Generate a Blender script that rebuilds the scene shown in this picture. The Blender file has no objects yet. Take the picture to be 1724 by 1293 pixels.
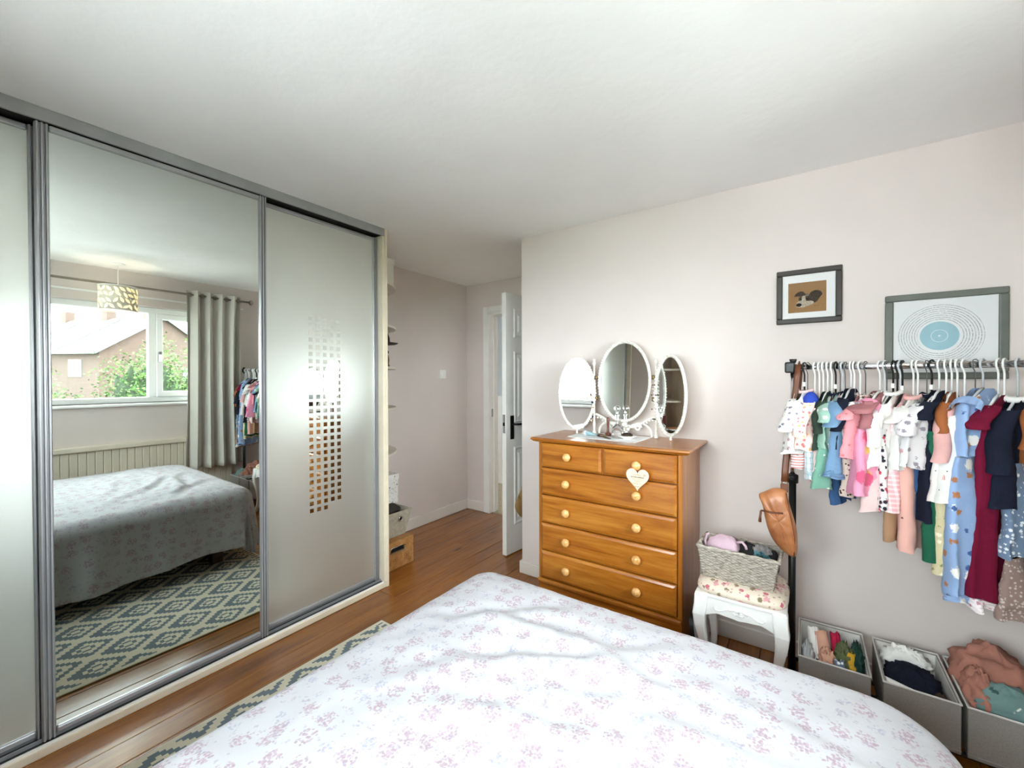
import bpy, math, random
from mathutils import Vector, Matrix, noise
random.seed(7)
S = bpy.context.scene
COL = S.collection
PI = math.pi

# ------------------------------------------------------------------ camera
cam_d = bpy.data.cameras.new('camera'); cam = bpy.data.objects.new('camera', cam_d); COL.objects.link(cam)
YAW, PITCH, ROLL = math.radians(34.922), math.radians(0.657), math.radians(-0.156)
cam_d.sensor_fit = 'HORIZONTAL'; cam_d.sensor_width = 36.0
cam_d.lens = 707.85 / 1724 * 36.0
cam_d.clip_start = 0.02; cam_d.clip_end = 300
_f = Vector((-math.sin(YAW) * math.cos(PITCH), math.cos(YAW) * math.cos(PITCH), -math.sin(PITCH)))
_r = Vector((math.cos(YAW), math.sin(YAW), 0)); _u = _r.cross(_f)
_c, _s = math.cos(ROLL), math.sin(ROLL)
_x = _c * _r + _s * _u; _y = -_s * _r + _c * _u; _z = -_f
cam.matrix_world = Matrix(((_x.x, _y.x, _z.x, 2.2085), (_x.y, _y.y, _z.y, -2.4114), (_x.z, _y.z, _z.z, 1.3361), (0, 0, 0, 1)))
S.camera = cam

# ------------------------------------------------------------------ sky, daylight portal, exposure
W = bpy.data.worlds.new('overcast_sky'); S.world = W; W.use_nodes = True
W.node_tree.nodes['Background'].inputs[0].default_value = (0.90, 0.955, 1.0, 1)
W.node_tree.nodes['Background'].inputs[1].default_value = 6.0
pl = bpy.data.lights.new('window_portal', 'AREA'); pl.shape = 'RECTANGLE'; pl.size = 0.98; pl.size_y = 2.6
po = bpy.data.objects.new('window_portal', pl); COL.objects.link(po)
po.location = (3.29, -1.63, 1.53); po.rotation_euler = (0, math.radians(90), 0)
pl.cycles.is_portal = True
pl2 = bpy.data.lights.new('added_window_portal', 'AREA'); pl2.shape = 'RECTANGLE'; pl2.size = 1.65; pl2.size_y = 1.0  # portal of the added rear window
po2 = bpy.data.objects.new('added_window_portal', pl2); COL.objects.link(po2)
po2.location = (1.6, -3.50, 1.52); po2.rotation_euler = (math.radians(90), 0, 0)
pl2.cycles.is_portal = True
S.view_settings.view_transform = 'Standard'; S.view_settings.look = 'None'
S.view_settings.gamma = 1.0; S.view_settings.use_curve_mapping = False
S.view_settings.exposure = 2.2
cy = S.cycles
cy.use_denoising = True
cy.max_bounces = 12; cy.diffuse_bounces = 8; cy.glossy_bounces = 6; cy.transmission_bounces = 6; cy.transparent_max_bounces = 12
cy.sample_clamp_indirect = 12.0
cy.caustics_reflective = False; cy.caustics_refractive = False

# ------------------------------------------------------------------ helpers: colour and materials
def lin(c):
    return tuple(((v / 255.0) / 12.92 if v / 255.0 <= 0.04045 else ((v / 255.0 + 0.055) / 1.055) ** 2.4) for v in c)
def rgba(c): return lin(c) + (1.0,)

class G:
    """small node-graph helper around one Principled material"""
    def __init__(s, name, col=(200, 200, 200), rough=0.6, metal=0.0, spec=0.5, coat=0.0, sheen=0.0):
        s.m = bpy.data.materials.new(name); s.m.use_nodes = True
        s.t = s.m.node_tree; s.b = s.t.nodes['Principled BSDF']
        s.b.inputs['Base Color'].default_value = rgba(col); s.b.inputs['Roughness'].default_value = rough
        s.b.inputs['Metallic'].default_value = metal; s.b.inputs['Specular IOR Level'].default_value = spec
        s.b.inputs['Coat Weight'].default_value = coat; s.b.inputs['Coat Roughness'].default_value = 0.15
        s.b.inputs['Sheen Weight'].default_value = sheen
    def n(s, ty, **kw):
        nd = s.t.nodes.new(ty)
        for k, v in kw.items():
            if k in nd.inputs.keys(): s.set(nd.inputs[k], v)
            else: setattr(nd, k, v)
        return nd
    def set(s, sock, v):
        if isinstance(v, bpy.types.NodeSocket): s.t.links.new(v, sock)
        else: sock.default_value = v
    def math(s, op, a, b=0.0, c=None, clamp=False):
        nd = s.t.nodes.new('ShaderNodeMath'); nd.operation = op; nd.use_clamp = clamp
        s.set(nd.inputs[0], a); s.set(nd.inputs[1], b)
        if c is not None: s.set(nd.inputs[2], c)
        return nd.outputs[0]
    def mix(s, f, a, b, blend='MIX'):
        nd = s.t.nodes.new('ShaderNodeMix'); nd.data_type = 'RGBA'; nd.blend_type = blend
        s.set(nd.inputs[0], f)
        s.set(nd.inputs[6], a if isinstance(a, bpy.types.NodeSocket) else rgba(a))
        s.set(nd.inputs[7], b if isinstance(b, bpy.types.NodeSocket) else rgba(b))
        return nd.outputs[2]
    def coord(s, kind='Object', scale=(1, 1, 1), rot=(0, 0, 0), per_object=0.0):
        tc = s.n('ShaderNodeTexCoord'); mp = s.n('ShaderNodeMapping'); s.t.links.new(tc.outputs[kind], mp.inputs[0])
        mp.inputs['Scale'].default_value = scale; mp.inputs['Rotation'].default_value = rot
        if per_object:
            oi = s.n('ShaderNodeObjectInfo'); cb = s.n('ShaderNodeCombineXYZ')
            v = s.math('MULTIPLY', oi.outputs['Random'], per_object)
            for i in range(3): s.t.links.new(v, cb.inputs[i])
            s.t.links.new(cb.outputs[0], mp.inputs['Location'])
        return mp.outputs[0]
    def noise(s, vec, scale=5.0, detail=3.0, rough=0.55, dist=0.0):
        nd = s.n('ShaderNodeTexNoise'); s.t.links.new(vec, nd.inputs['Vector'])
        nd.inputs['Scale'].default_value = scale; nd.inputs['Detail'].default_value = detail
        nd.inputs['Roughness'].default_value = rough; nd.inputs['Distortion'].default_value = dist
        return nd.outputs[0]
    def vor(s, vec, scale, rnd=1.0, feature='F1', dim='3D'):
        nd = s.n('ShaderNodeTexVoronoi', feature=feature, voronoi_dimensions=dim); s.t.links.new(vec, nd.inputs['Vector'])
        nd.inputs['Scale'].default_value = scale; nd.inputs['Randomness'].default_value = rnd
        return nd
    def ramp(s, fac, stops):
        nd = s.n('ShaderNodeValToRGB'); s.t.links.new(fac, nd.inputs[0]); e = nd.color_ramp.elements
        while len(e) < len(stops): e.new(0.5)
        for el, (p, c) in zip(e, stops): el.position = p; el.color = rgba(c)
        return nd.outputs[0]
    def step(s, v, lo, hi):
        nd = s.n('ShaderNodeMapRange'); s.set(nd.inputs[0], v); nd.inputs[1].default_value = lo; nd.inputs[2].default_value = hi
        nd.clamp = True
        return nd.outputs[0]
    def color(s, sock): s.t.links.new(sock, s.b.inputs['Base Color'])
    def bump(s, h, strength=0.3, dist=0.01):
        nd = s.n('ShaderNodeBump'); nd.inputs['Strength'].default_value = strength; nd.inputs['Distance'].default_value = dist
        s.t.links.new(h, nd.inputs['Height']); s.t.links.new(nd.outputs[0], s.b.inputs['Normal'])

MATS = {}
def reg(g): MATS[g.m.name] = g.m; return g.m

def plain(name, col, rough=0.6, metal=0.0, spec=0.5, coat=0.0, var=0.06, vscale=8.0, bump=0.0, bscale=60.0, bdist=0.002, sheen=0.0):
    g = G(name, col, rough, metal, spec, coat, sheen)
    v = g.coord('Object')
    if var:
        nz = g.noise(v, vscale, 3)
        d = tuple(max(0, c * (1 - var * 1.6)) for c in col); l = tuple(min(255, c * (1 + var)) for c in col)
        g.color(g.ramp(nz, [(0.3, d), (0.7, l)]))
    if bump: g.bump(g.noise(v, bscale, 4), bump, bdist)
    return reg(g)

def wood(name, c_dark, c_mid, c_light, axis='X', rough=0.4, coat=0.2, scale=1.0, knots=True, per_object=20.0, bump=0.08):
    g = G(name, c_mid, rough, coat=coat)
    st = {'X': (1.0, 14, 14), 'Y': (14, 1.0, 14), 'Z': (14, 14, 1.0)}[axis]
    v = g.coord('Object', tuple(k * scale for k in st), per_object=per_object)
    v2 = g.coord('Object', tuple((1.4 if k > 2 else 0.5) * scale for k in st), per_object=per_object)
    a = g.noise(v, 2.2, 5, 0.6, 0.6); b = g.noise(v, 9.0, 3, 0.6); c = g.noise(v2, 2.0, 2)
    f = g.math('ADD', g.math('MULTIPLY', a, 0.62), g.math('ADD', g.math('MULTIPLY', b, 0.22), g.math('MULTIPLY', c, 0.28)))
    col = g.ramp(f, [(0.36, c_dark), (0.53, c_mid), (0.72, c_light)])
    if knots:
        kv = {'X': (2.0, 7, 7), 'Y': (7, 2.0, 7), 'Z': (7, 7, 2.0)}[axis]
        vk = g.coord('Object', tuple(k * scale for k in kv), per_object=per_object)
        vo = g.vor(vk, 1.0, 1.0)
        kd = g.math('ADD', vo.outputs['Distance'], g.math('MULTIPLY', g.math('SUBTRACT', b, 0.5), 0.12))
        pick = g.step(g.n('ShaderNodeSeparateColor', Color=vo.outputs['Color']).outputs[0], 0.62, 0.66)
        km = g.math('MULTIPLY', g.step(kd, 0.15, 0.07), pick)
        col = g.mix(km, col, tuple(k * 0.45 for k in c_dark))
    g.color(col)
    if bump: g.bump(b, bump, 0.002)
    return reg(g)

def printed(name, base, layers, coord='Object', rough=0.85, weave=0.12, scale=(1, 1, 1), rot=(0, 0, 0), dim='3D'):
    """cloth with scattered motifs; layers = (scale, radius, jaggedness, colour, pick_low, pick_high)"""
    g = G(name, base, rough, spec=0.2, sheen=0.1)
    v = g.coord(coord, scale, rot)
    nz = g.noise(v, 140, 3, 0.7); col = g.mix(g.step(g.noise(v, 9, 2), 0.3, 0.75), tuple(c * 0.95 for c in base), base)
    for (sc, rad, jag, c, lo, hi) in layers:
        if name.startswith('p_') and name not in ('p_bluebird', 'p_pinkyellow', 'p_tealdaisy', 'p_leafbag'): sc *= 1.5
        vo = g.vor(v, sc, 0.75, 'F1', dim)
        r = g.n('ShaderNodeSeparateColor', Color=vo.outputs['Color']).outputs[0]
        d = g.math('ADD', vo.outputs['Distance'], g.math('MULTIPLY', g.math('SUBTRACT', g.noise(v, sc * 5.5, 3, 0.6), 0.5), jag))
        m = g.math('MULTIPLY', g.step(d, rad, rad - 0.06), g.math('MULTIPLY', g.math('GREATER_THAN', r, lo), g.math('LESS_THAN', r, hi)))
        col = g.mix(m, col, c)
    g.color(col)
    g.bump(g.noise(v, 26, 4, 0.6), weave, 0.01)
    return reg(g)

def striped(name, c1, c2, period, axis=2, rough=0.85, duty=0.5):
    g = G(name, c1, rough, spec=0.2)
    sp = g.n('ShaderNodeSeparateXYZ'); g.t.links.new(g.coord('Object'), sp.inputs[0])
    f = g.math('FRACT', g.math('MULTIPLY', sp.outputs[axis], 1.0 / period))
    g.color(g.mix(g.math('LESS_THAN', f, duty), c1, c2))
    return reg(g)

def checked(name, base, line, period, width=0.12):
    g = G(name, base, 0.85, spec=0.2)
    sp = g.n('ShaderNodeSeparateXYZ'); g.t.links.new(g.coord('Object'), sp.inputs[0])
    a = g.math('LESS_THAN', g.math('FRACT', g.math('MULTIPLY', sp.outputs[0], 1 / period)), width)
    b = g.math('LESS_THAN', g.math('FRACT', g.math('MULTIPLY', sp.outputs[2], 1 / period)), width)
    g.color(g.mix(g.math('MULTIPLY', g.math('ADD', a, b), 0.6, clamp=True), base, line))
    return reg(g)

def pane_mat(name, tint=(0.96, 0.99, 0.98), refl=0.9):
    m = bpy.data.materials.new(name); m.use_nodes = True; t = m.node_tree; t.nodes.clear()
    o = t.nodes.new('ShaderNodeOutputMaterial'); mx = t.nodes.new('ShaderNodeMixShader')
    tr = t.nodes.new('ShaderNodeBsdfTransparent'); tr.inputs[0].default_value = tint + (1,)
    gl = t.nodes.new('ShaderNodeBsdfGlossy'); gl.inputs['Roughness'].default_value = 0.0
    fr = t.nodes.new('ShaderNodeFresnel'); fr.inputs[0].default_value = 1.35
    ml = t.nodes.new('ShaderNodeMath'); ml.operation = 'MULTIPLY'; ml.inputs[1].default_value = refl
    t.links.new(fr.outputs[0], ml.inputs[0]); t.links.new(ml.outputs[0], mx.inputs[0])
    t.links.new(tr.outputs[0], mx.inputs[1]); t.links.new(gl.outputs[0], mx.inputs[2]); t.links.new(mx.outputs[0], o.inputs[0])
    MATS[name] = m; return m

# ------------------------------------------------------------------ helpers: meshes and objects
class MB:
    def __init__(s): s.v = []; s.f = []; s.uv = None
    def add(s, vs, fs):
        o = len(s.v); s.v += [tuple(v) for v in vs]; s.f += [tuple(i + o for i in f) for f in fs]; return s
    def box(s, lo, hi, mat=None):
        (a, b, c), (d, e, f) = lo, hi
        vs = [(a, b, c), (d, b, c), (d, e, c), (a, e, c), (a, b, f), (d, b, f), (d, e, f), (a, e, f)]
        if mat: vs = [tuple(mat @ Vector(v)) for v in vs]
        return s.add(vs, [(0, 3, 2, 1), (4, 5, 6, 7), (0, 1, 5, 4), (1, 2, 6, 5), (2, 3, 7, 6), (3, 0, 4, 7)])
    def tube(s, path, r, n=8, closed=False, caps=True, flat=1.0):
        P = [Vector(p) for p in path]; k = len(P)
        R = r if isinstance(r, (list, tuple)) else [r] * k
        T = []
        for i in range(k):
            a = P[(i - 1) % k] if (i > 0 or closed) else P[i]; b = P[(i + 1) % k] if (i < k - 1 or closed) else P[i]
            d = b - a; T.append(d.normalized() if d.length > 1e-9 else Vector((0, 0, 1)))
        up = Vector((0, 0, 1)) if abs(T[0].z) < 0.9 else Vector((1, 0, 0))
        nrm = (up - T[0] * up.dot(T[0])).normalized(); vs = []
        for i in range(k):
            nrm = nrm - T[i] * nrm.dot(T[i]); nrm.normalize(); bi = T[i].cross(nrm)
            for j in range(n):
                a = 2 * PI * j / n
                vs.append(P[i] + nrm * (R[i] * math.cos(a)) + bi * (R[i] * flat * math.sin(a)))
        fs = []
        for i in range(k if closed else k - 1):
            for j in range(n):
                a = i * n + j; b = i * n + (j + 1) % n; c = ((i + 1) % k) * n + (j + 1) % n; d = ((i + 1) % k) * n + j
                fs.append((a, b, c, d))
        if caps and not closed:
            fs.append(tuple(reversed(range(n)))); fs.append(tuple((k - 1) * n + j for j in range(n)))
        return s.add(vs, fs)
    def lathe(s, prof, n=20, c=(0, 0, 0), axis='Z', cap=True):
        vs = []; c = Vector(c)
        for (r, h) in prof:
            for j in range(n):
                a = 2 * PI * j / n; x, y = r * math.cos(a), r * math.sin(a)
                vs.append(c + Vector({'Z': (x, y, h), 'Y': (x, h, y), 'X': (h, x, y)}[axis]))
        fs = []
        for i in range(len(prof) - 1):
            for j in range(n): fs.append((i * n + j, i * n + (j + 1) % n, (i + 1) * n + (j + 1) % n, (i + 1) * n + j))
        if cap:
            fs.append(tuple(reversed(range(n)))); fs.append(tuple((len(prof) - 1) * n + j for j in range(n)))
        return s.add(vs, fs)
    def sphere(s, c, r, nu=12, nv=8, sc=(1, 1, 1)):
        prof = [(max(1e-4, math.sin(PI * i / nv)) * r, -math.cos(PI * i / nv) * r) for i in range(nv + 1)]
        o = len(s.v); s.lathe(prof, nu, (0, 0, 0), 'Z')
        for i in range(o, len(s.v)):
            x, y, z = s.v[i]; s.v[i] = (c[0] + x * sc[0], c[1] + y * sc[1], c[2] + z * sc[2])
        return s
    def prism(s, pts, d0, d1, plane='XZ'):
        """extrude a closed 2-D outline; plane XZ extrudes along Y, XY along Z, YZ along X"""
        def P(p, d): return {'XZ': (p[0], d, p[1]), 'XY': (p[0], p[1], d), 'YZ': (d, p[0], p[1])}[plane]
        n = len(pts); vs = [P(p, d0) for p in pts] + [P(p, d1) for p in pts]
        fs = [tuple(range(n)), tuple(reversed(range(n, 2 * n)))] + [(i, i + n, (i + 1) % n + n, (i + 1) % n) for i in range(n)]
        return s.add(vs, fs)
    def grid(s, fn, nu, nv, wrap_u=False):
        vs = [fn(i / (nu if wrap_u else nu - 1), j / (nv - 1)) for j in range(nv) for i in range(nu)]
        fs = []
        for j in range(nv - 1):
            for i in range(nu if wrap_u else nu - 1):
                a = j * nu + i; b = j * nu + (i + 1) % nu; fs.append((a, b, b + nu, a + nu))
        return s.add(vs, fs)
    def mesh(s, name, mat, smooth=False):
        me = bpy.data.meshes.new(name); me.from_pydata(s.v, [], s.f); me.validate(); me.update()
        if smooth: me.polygons.foreach_set('use_smooth', [True] * len(me.polygons))
        if mat is not None: me.materials.append(MATS[mat] if isinstance(mat, str) else mat)
        return me
    def build(s, name, mat, parent=None, smooth=False, bevel=0.0, loc=None, rot=None, seg=2, recalc=True):
        me = s.mesh(name, mat, smooth)
        if recalc:
            import bmesh
            bm = bmesh.new(); bm.from_mesh(me); bmesh.ops.recalc_face_normals(bm, faces=bm.faces); bm.to_mesh(me); bm.free()
        return link(name, me, parent, bevel, loc, rot, seg)

def link(name, me, parent=None, bevel=0.0, loc=None, rot=None, seg=2):
    o = bpy.data.objects.new(name, me); COL.objects.link(o); o.parent = parent
    if loc: o.location = loc
    if rot: o.rotation_euler = rot
    if bevel:
        b = o.modifiers.new('Bevel', 'BEVEL'); b.width = bevel; b.segments = seg; b.limit_method = 'ANGLE'; b.angle_limit = math.radians(40)
    return o

def tag(o, label, cat, group=None, kind=None):
    o['label'] = label
    if cat: o['category'] = cat
    if group: o['group'] = group
    if kind: o['kind'] = kind
    return o
def thing(name, label, cat, loc=(0, 0, 0), rz=0.0, group=None, kind=None):
    o = bpy.data.objects.new(name, None); COL.objects.link(o); o.location = loc; o.rotation_euler = (0, 0, rz)
    o.empty_display_size = 0.05
    return tag(o, label, cat, group, kind)
def struct(o, label=None):
    o['kind'] = 'structure'
    if label: o['label'] = label
    return o
def bez(p0, p1, p2, p3, n=10):
    p0, p1, p2, p3 = map(Vector, (p0, p1, p2, p3)); out = []
    for i in range(n + 1):
        t = i / n; out.append(p0 * (1 - t) ** 3 + p1 * 3 * t * (1 - t) ** 2 + p2 * 3 * t * t * (1 - t) + p3 * t ** 3)
    return out
def fbm(x, y, z=0.0, o=3): return noise.fractal(Vector((x, y, z)), 0.6, 2.0, o)

# ------------------------------------------------------------------ materials
plain('wall_paint', (221, 211, 206), 0.85, var=0.012, vscale=2, bump=0.10, bscale=220, bdist=0.001, spec=0.25)
plain('ceiling_paint', (250, 249, 249), 0.9, var=0.012, vscale=1.5, bump=0.22, bscale=9, bdist=0.02, spec=0.2)
plain('skirting_paint', (228, 222, 214), 0.45, var=0.01)
plain('white_gloss', (240, 239, 234), 0.35, var=0.01)
plain('upvc', (247, 248, 248), 0.3, var=0.0)
plain('aluminium', (172, 172, 175), 0.32, metal=0.55, var=0.03, vscale=3)
plain('fascia_grey', (158, 159, 160), 0.45, metal=0.0, var=0.03)
plain('cream_laminate', (226, 214, 192), 0.5, var=0.02)
plain('black_plastic', (20, 20, 21), 0.45, var=0.1)
plain('black_metal', (14, 14, 15), 0.4, var=0.1)
plain('dark_gap', (22, 22, 24), 0.7, var=0.1)
plain('chrome', (225, 225, 228), 0.1, metal=1.0, var=0.0)
plain('hanger_white', (238, 238, 236), 0.35, var=0.0)
plain('hanger_clear', (196, 200, 204), 0.2, var=0.0)
plain('hanger_grey', (120, 122, 124), 0.35, metal=0.6, var=0.0)
plain('mirror_glass', (218, 224, 218), 0.012, metal=1.0, var=0.0)
plain('vanity_glass', (228, 230, 228), 0.012, metal=1.0, var=0.0)
g = G('frosted_glass', (216, 219, 212), 0.38, metal=0.80); reg(g)
g.bump(g.noise(g.coord('Object'), 260, 2), 0.05, 0.001)
pane_mat('window_pane')
pane_mat('picture_pane', (0.99, 0.99, 0.99), 1.0)
wood('floor_pine', (84, 46, 12), (138, 81, 23), (166, 107, 40), 'Y', rough=0.32, coat=0.32, scale=1.0, per_object=37.0)
wood('chest_pine', (116, 57, 9), (158, 92, 22), (186, 123, 46), 'X', rough=0.32, coat=0.35, knots=False, per_object=11.0)
wood('chest_pine_upright', (116, 57, 9), (158, 92, 22), (186, 123, 46), 'Z', rough=0.32, coat=0.35, knots=False, per_object=11.0)
wood('knob_pine', (182, 116, 52), (222, 166, 98), (240, 200, 140), 'Y', rough=0.28, coat=0.4, scale=3.0, knots=False)
wood('light_wood_box', (140, 92, 46), (170, 120, 68), (190, 144, 92), 'X', rough=0.6, coat=0, knots=False)
wood('dark_bed_wood', (40, 22, 12), (62, 36, 20), (84, 50, 28), 'Y', rough=0.5)
wood('shelf_white', (222, 216, 206), (232, 226, 216), (238, 233, 225), 'Y', rough=0.5, coat=0, knots=False, bump=0)
# ================================================================== STRUCTURE
H = 2.30; XL = -0.671; XC = 0.608; YF = 0.894; XW = 3.02; YR = -3.25; YE = -0.647
# floor: separate boards
fl = struct(MB().box((XL - .1, YR - .1, -0.06), (XW + .1, YF + .13, -0.022)).build('floor', 'dark_gap'), 'orange-brown stained pine floorboards with dark knots')
xb = XL; bi = 0; bw = [0.142, 0.118, 0.15, 0.128, 0.138]
while xb < XW:
    w = bw[bi % 5]; cuts = [YR, [-2.9, -0.35, -2.4, -1.2, 0.15, -0.72][bi % 6], YF + 0.02]
    for k in range(2):
        MB().box((xb + .0012, cuts[k] + .001, -0.022), (min(xb + w, XW) - .0012, cuts[k + 1] - .001, 0.0 - 0.0006 * ((bi * 7 + k) % 3))).build('floorboard', 'floor_pine', fl, bevel=0.0015, seg=1)
    xb += w; bi += 1
struct(MB().box((XL - .1, YR - .1, H), (XW + .3, YF + .13, H + .12)).build('ceiling', 'ceiling_paint'), 'white lightly textured plaster ceiling')
struct(MB().box((XL - .12, YR - .12, 0), (XL, YF + .12, H)).build('wall_left', 'wall_paint'), 'pale greige wall behind the wardrobe and in the alcove')
struct(MB().box((XC, 0, 0), (XW + .28, .12, H)).build('wall_back', 'wall_paint'), 'pale greige wall with the two pictures')
struct(MB().box((XC, .12, 0), (XC + .12, YF + .12, H)).build('wall_return', 'wall_paint'), 'side wall of the door alcove')
RX0, RX1, RZ0, RZ1 = 0.80, 2.40, 1.05, 2.0
m = MB(); m.box((XL, YR - .25, 0), (RX0, YR, H)); m.box((RX1, YR - .25, 0), (XW + .28, YR, H)); m.box((RX0, YR - .25, 0), (RX1, YR, RZ0)); m.box((RX0, YR - .25, RZ1), (RX1, YR, H))
struct(m.build('wall_rear', 'wall_paint'), 'plain greige wall behind the bed head')
# alcove wall with door opening
DX0, DX1, DZ = -0.380, 0.452, 2.0
m = MB(); m.box((XL, YF, 0), (DX0, YF + .12, H)); m.box((DX1, YF, 0), (XC, YF + .12, H)); m.box((DX0, YF, DZ), (DX1, YF + .12, H))
struct(m.build('wall_alcove', 'wall_paint'), 'wall around the open door at the alcove end')
# window wall
WY0, WY1, WZ0, WZ1 = -2.87, -0.38, 1.055, 1.995
m = MB(); m.box((XW, YR, 0), (XW + .28, WY0, H)); m.box((XW, WY1, 0), (XW + .28, 0, H))
m.box((XW, WY0, 0), (XW + .28, WY1, WZ0)); m.box((XW, WY0, WZ1), (XW + .28, WY1, H))
struct(m.build('wall_right', 'wall_paint'), 'greige window wall seen in the mirror')

def skirt(name, lo, hi):
    struct(MB().box(lo, hi).build(name, 'skirting_paint', bevel=0.006))
skirt('baseboard_left', (XL, YE + .02, 0), (XL + .016, YF, 0.10))
skirt('baseboard_alcove', (XL + .016, YF - .016, 0), (-0.438, YF, 0.10))
skirt('baseboard_back', (XC - .016, -.016, 0), (XW, 0, 0.085))
skirt('baseboard_return', (XC - .016, 0, 0), (XC, YF, 0.085))

# door frame
m = MB()
for (a, b) in ((-0.438, DX0), (DX1, XC - .001)):
    m.box((a, YF - .018, 0), (b, YF, DZ + .055))
m.box((DX0, YF - .018, DZ), (DX1, YF, DZ + .055))
tr = struct(m.build('trim_1', 'white_gloss', bevel=0.004), 'white door architrave')
m = MB(); m.box((DX0, YF - .02, 0), (DX0 + .016, YF + .13, DZ)); m.box((DX0, YF - .02, DZ - .03), (DX1, YF + .13, DZ)); m.box((DX0 + .016, YF + .05, 0), (DX0 + .026, YF + .085, DZ - .03))
m.build('door_lining', 'white_gloss', tr, bevel=0.003)
MB().box((DX0 + .016, YF + .02, .96), (DX0 + .0175, YF + .045, 1.04)).build('strike_plate', 'aluminium', tr)
# open door leaf: hinge at (DX1, YF), free end towards the room
dl = Vector((0.352, 0.142, 0)); dh = Vector((0.432, 0.874, 0)); dv = (dl - dh); DL = dv.length; da = math.atan2(dv.y, dv.x)
door = struct(MB().box((0, -0.02, 0.008), (DL, 0.02, 1.985)).build('door_1', 'white_gloss', None, bevel=0.002, loc=dh, rot=(0, 0, da)), 'white panelled door standing open')
for (x0, x1) in ((0.11, 0.345), (0.415, 0.65)):
    for (z0, z1) in ((0.22, 0.82), (1.0, 1.55), (1.65, 1.88)):
        for sd in (-1, 1):
            mm = MB()
            def ring(i, dd): return [(x0 + i, sd * (0.02 + dd), z0 + i), (x1 - i, sd * (0.02 + dd), z0 + i), (x1 - i, sd * (0.02 + dd), z1 - i), (x0 + i, sd * (0.02 + dd), z1 - i)]
            vs = ring(0, 0) + ring(.012, .008) + ring(.026, .001) + ring(.045, .001) + ring(.06, .007)
            fs = []
            for r in range(4):
                for k in range(4): fs.append((r * 4 + k, r * 4 + (k + 1) % 4, (r + 1) * 4 + (k + 1) % 4, (r + 1) * 4 + k))
            fs.append((16, 17, 18, 19)); mm.add(vs, fs).build('door_panel', 'white_gloss', door)
for sd in (-1, 1):
    hp = MB().box((DL - .085, min(sd * .02, sd * .027), 0.88), (DL - .045, max(sd * .02, sd * .027), 1.06)).build('handle_plate', 'black_metal', door, bevel=0.012)
    p0 = (DL - .065, sd * .025, 0.995); MB().tube([p0, (DL - .065, sd * .06, 0.995), (DL - .075, sd * .068, 0.995), (DL - .17, sd * .066, 0.992)], 0.008, 8).build('lever', 'black_metal', hp, smooth=True)
MB().box((DL - .001, -.012, .93), (DL + .0012, .012, 1.07)).build('latch_plate', 'aluminium', door)
MB().box((DL, -.008, .985), (DL + .006, .008, 1.01)).build('latch', 'black_metal', door)

# landing beyond the door
plain('hall_paint', (196, 200, 204), 0.85, var=0.01); plain('hall_carpet', (196, 182, 152), 0.95, var=0.1, vscale=60, bump=0.5, bscale=300, bdist=0.004)
m = MB(); m.box((-2.3, 2.5, -0.1), (1.4, 2.6, H)); m.box((1.3, YF + .12, 0), (1.4, 2.5, H)); m.box((-2.3, YF + .12, 0), (-2.2, 2.5, 1.1)); m.box((-2.3, YF + .12, 1.6), (-2.2, 2.5, H)); m.box((-2.3, 1.5, 1.1), (-2.2, 2.5, 1.6))
m.box((-2.2, YF + .1, 0), (XL - .12, YF + .13, H))
struct(m.build('wall_hall', 'hall_paint'), 'pale blue grey landing wall beyond the door')
struct(MB().box((-2.3, YF + .06, -.06), (1.4, 2.6, -.004)).build('floor_hall', 'hall_carpet'), 'cream landing carpet beyond the door')
struct(MB().box((-2.3, YF + .12, H), (1.4, 2.6, H + .1)).build('ceiling_hall', 'ceiling_paint'))
wood('handrail_wood', (120, 84, 44), (164, 124, 74), (190, 150, 96), 'X', rough=0.4, knots=False)
bn = thing('stair_banister', 'white landing banister with a pale wooden handrail through the doorway', 'banister', (-1.0, 1.95, 0))
MB().box((-.75, -.03, 0.98), (.75, .03, 1.03)).build('handrail', 'handrail_wood', bn, bevel=.01)
MB().box((-.75, -.03, 0.0), (.75, .03, 0.10)).build('base_rail', 'white_gloss', bn, bevel=.005)
MB().box((-.05, -.045, 0), (.04, .045, 1.12)).build('newel_post', 'white_gloss', bn, bevel=.008)
for k in range(11):
    if k == 5: continue
    MB().box((-.7 + k * .135, -.016, .1), (-.668 + k * .135, .016, .98)).build('spindle', 'white_gloss', bn, bevel=.003)

# socket plate in alcove
sw = thing('light_switch', 'white double switch plate on the alcove wall', 'switch', (XL, 0.538, 1.386))
MB().box((0, -.043, -.043), (.008, .043, .043)).build('plate', 'white_gloss', sw, bevel=.004)
for k in (-.018, .018): MB().box((.008, k - .009, -.014), (.0125, k + .009, .014)).build('rocker', 'upvc', sw, bevel=.002)

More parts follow.
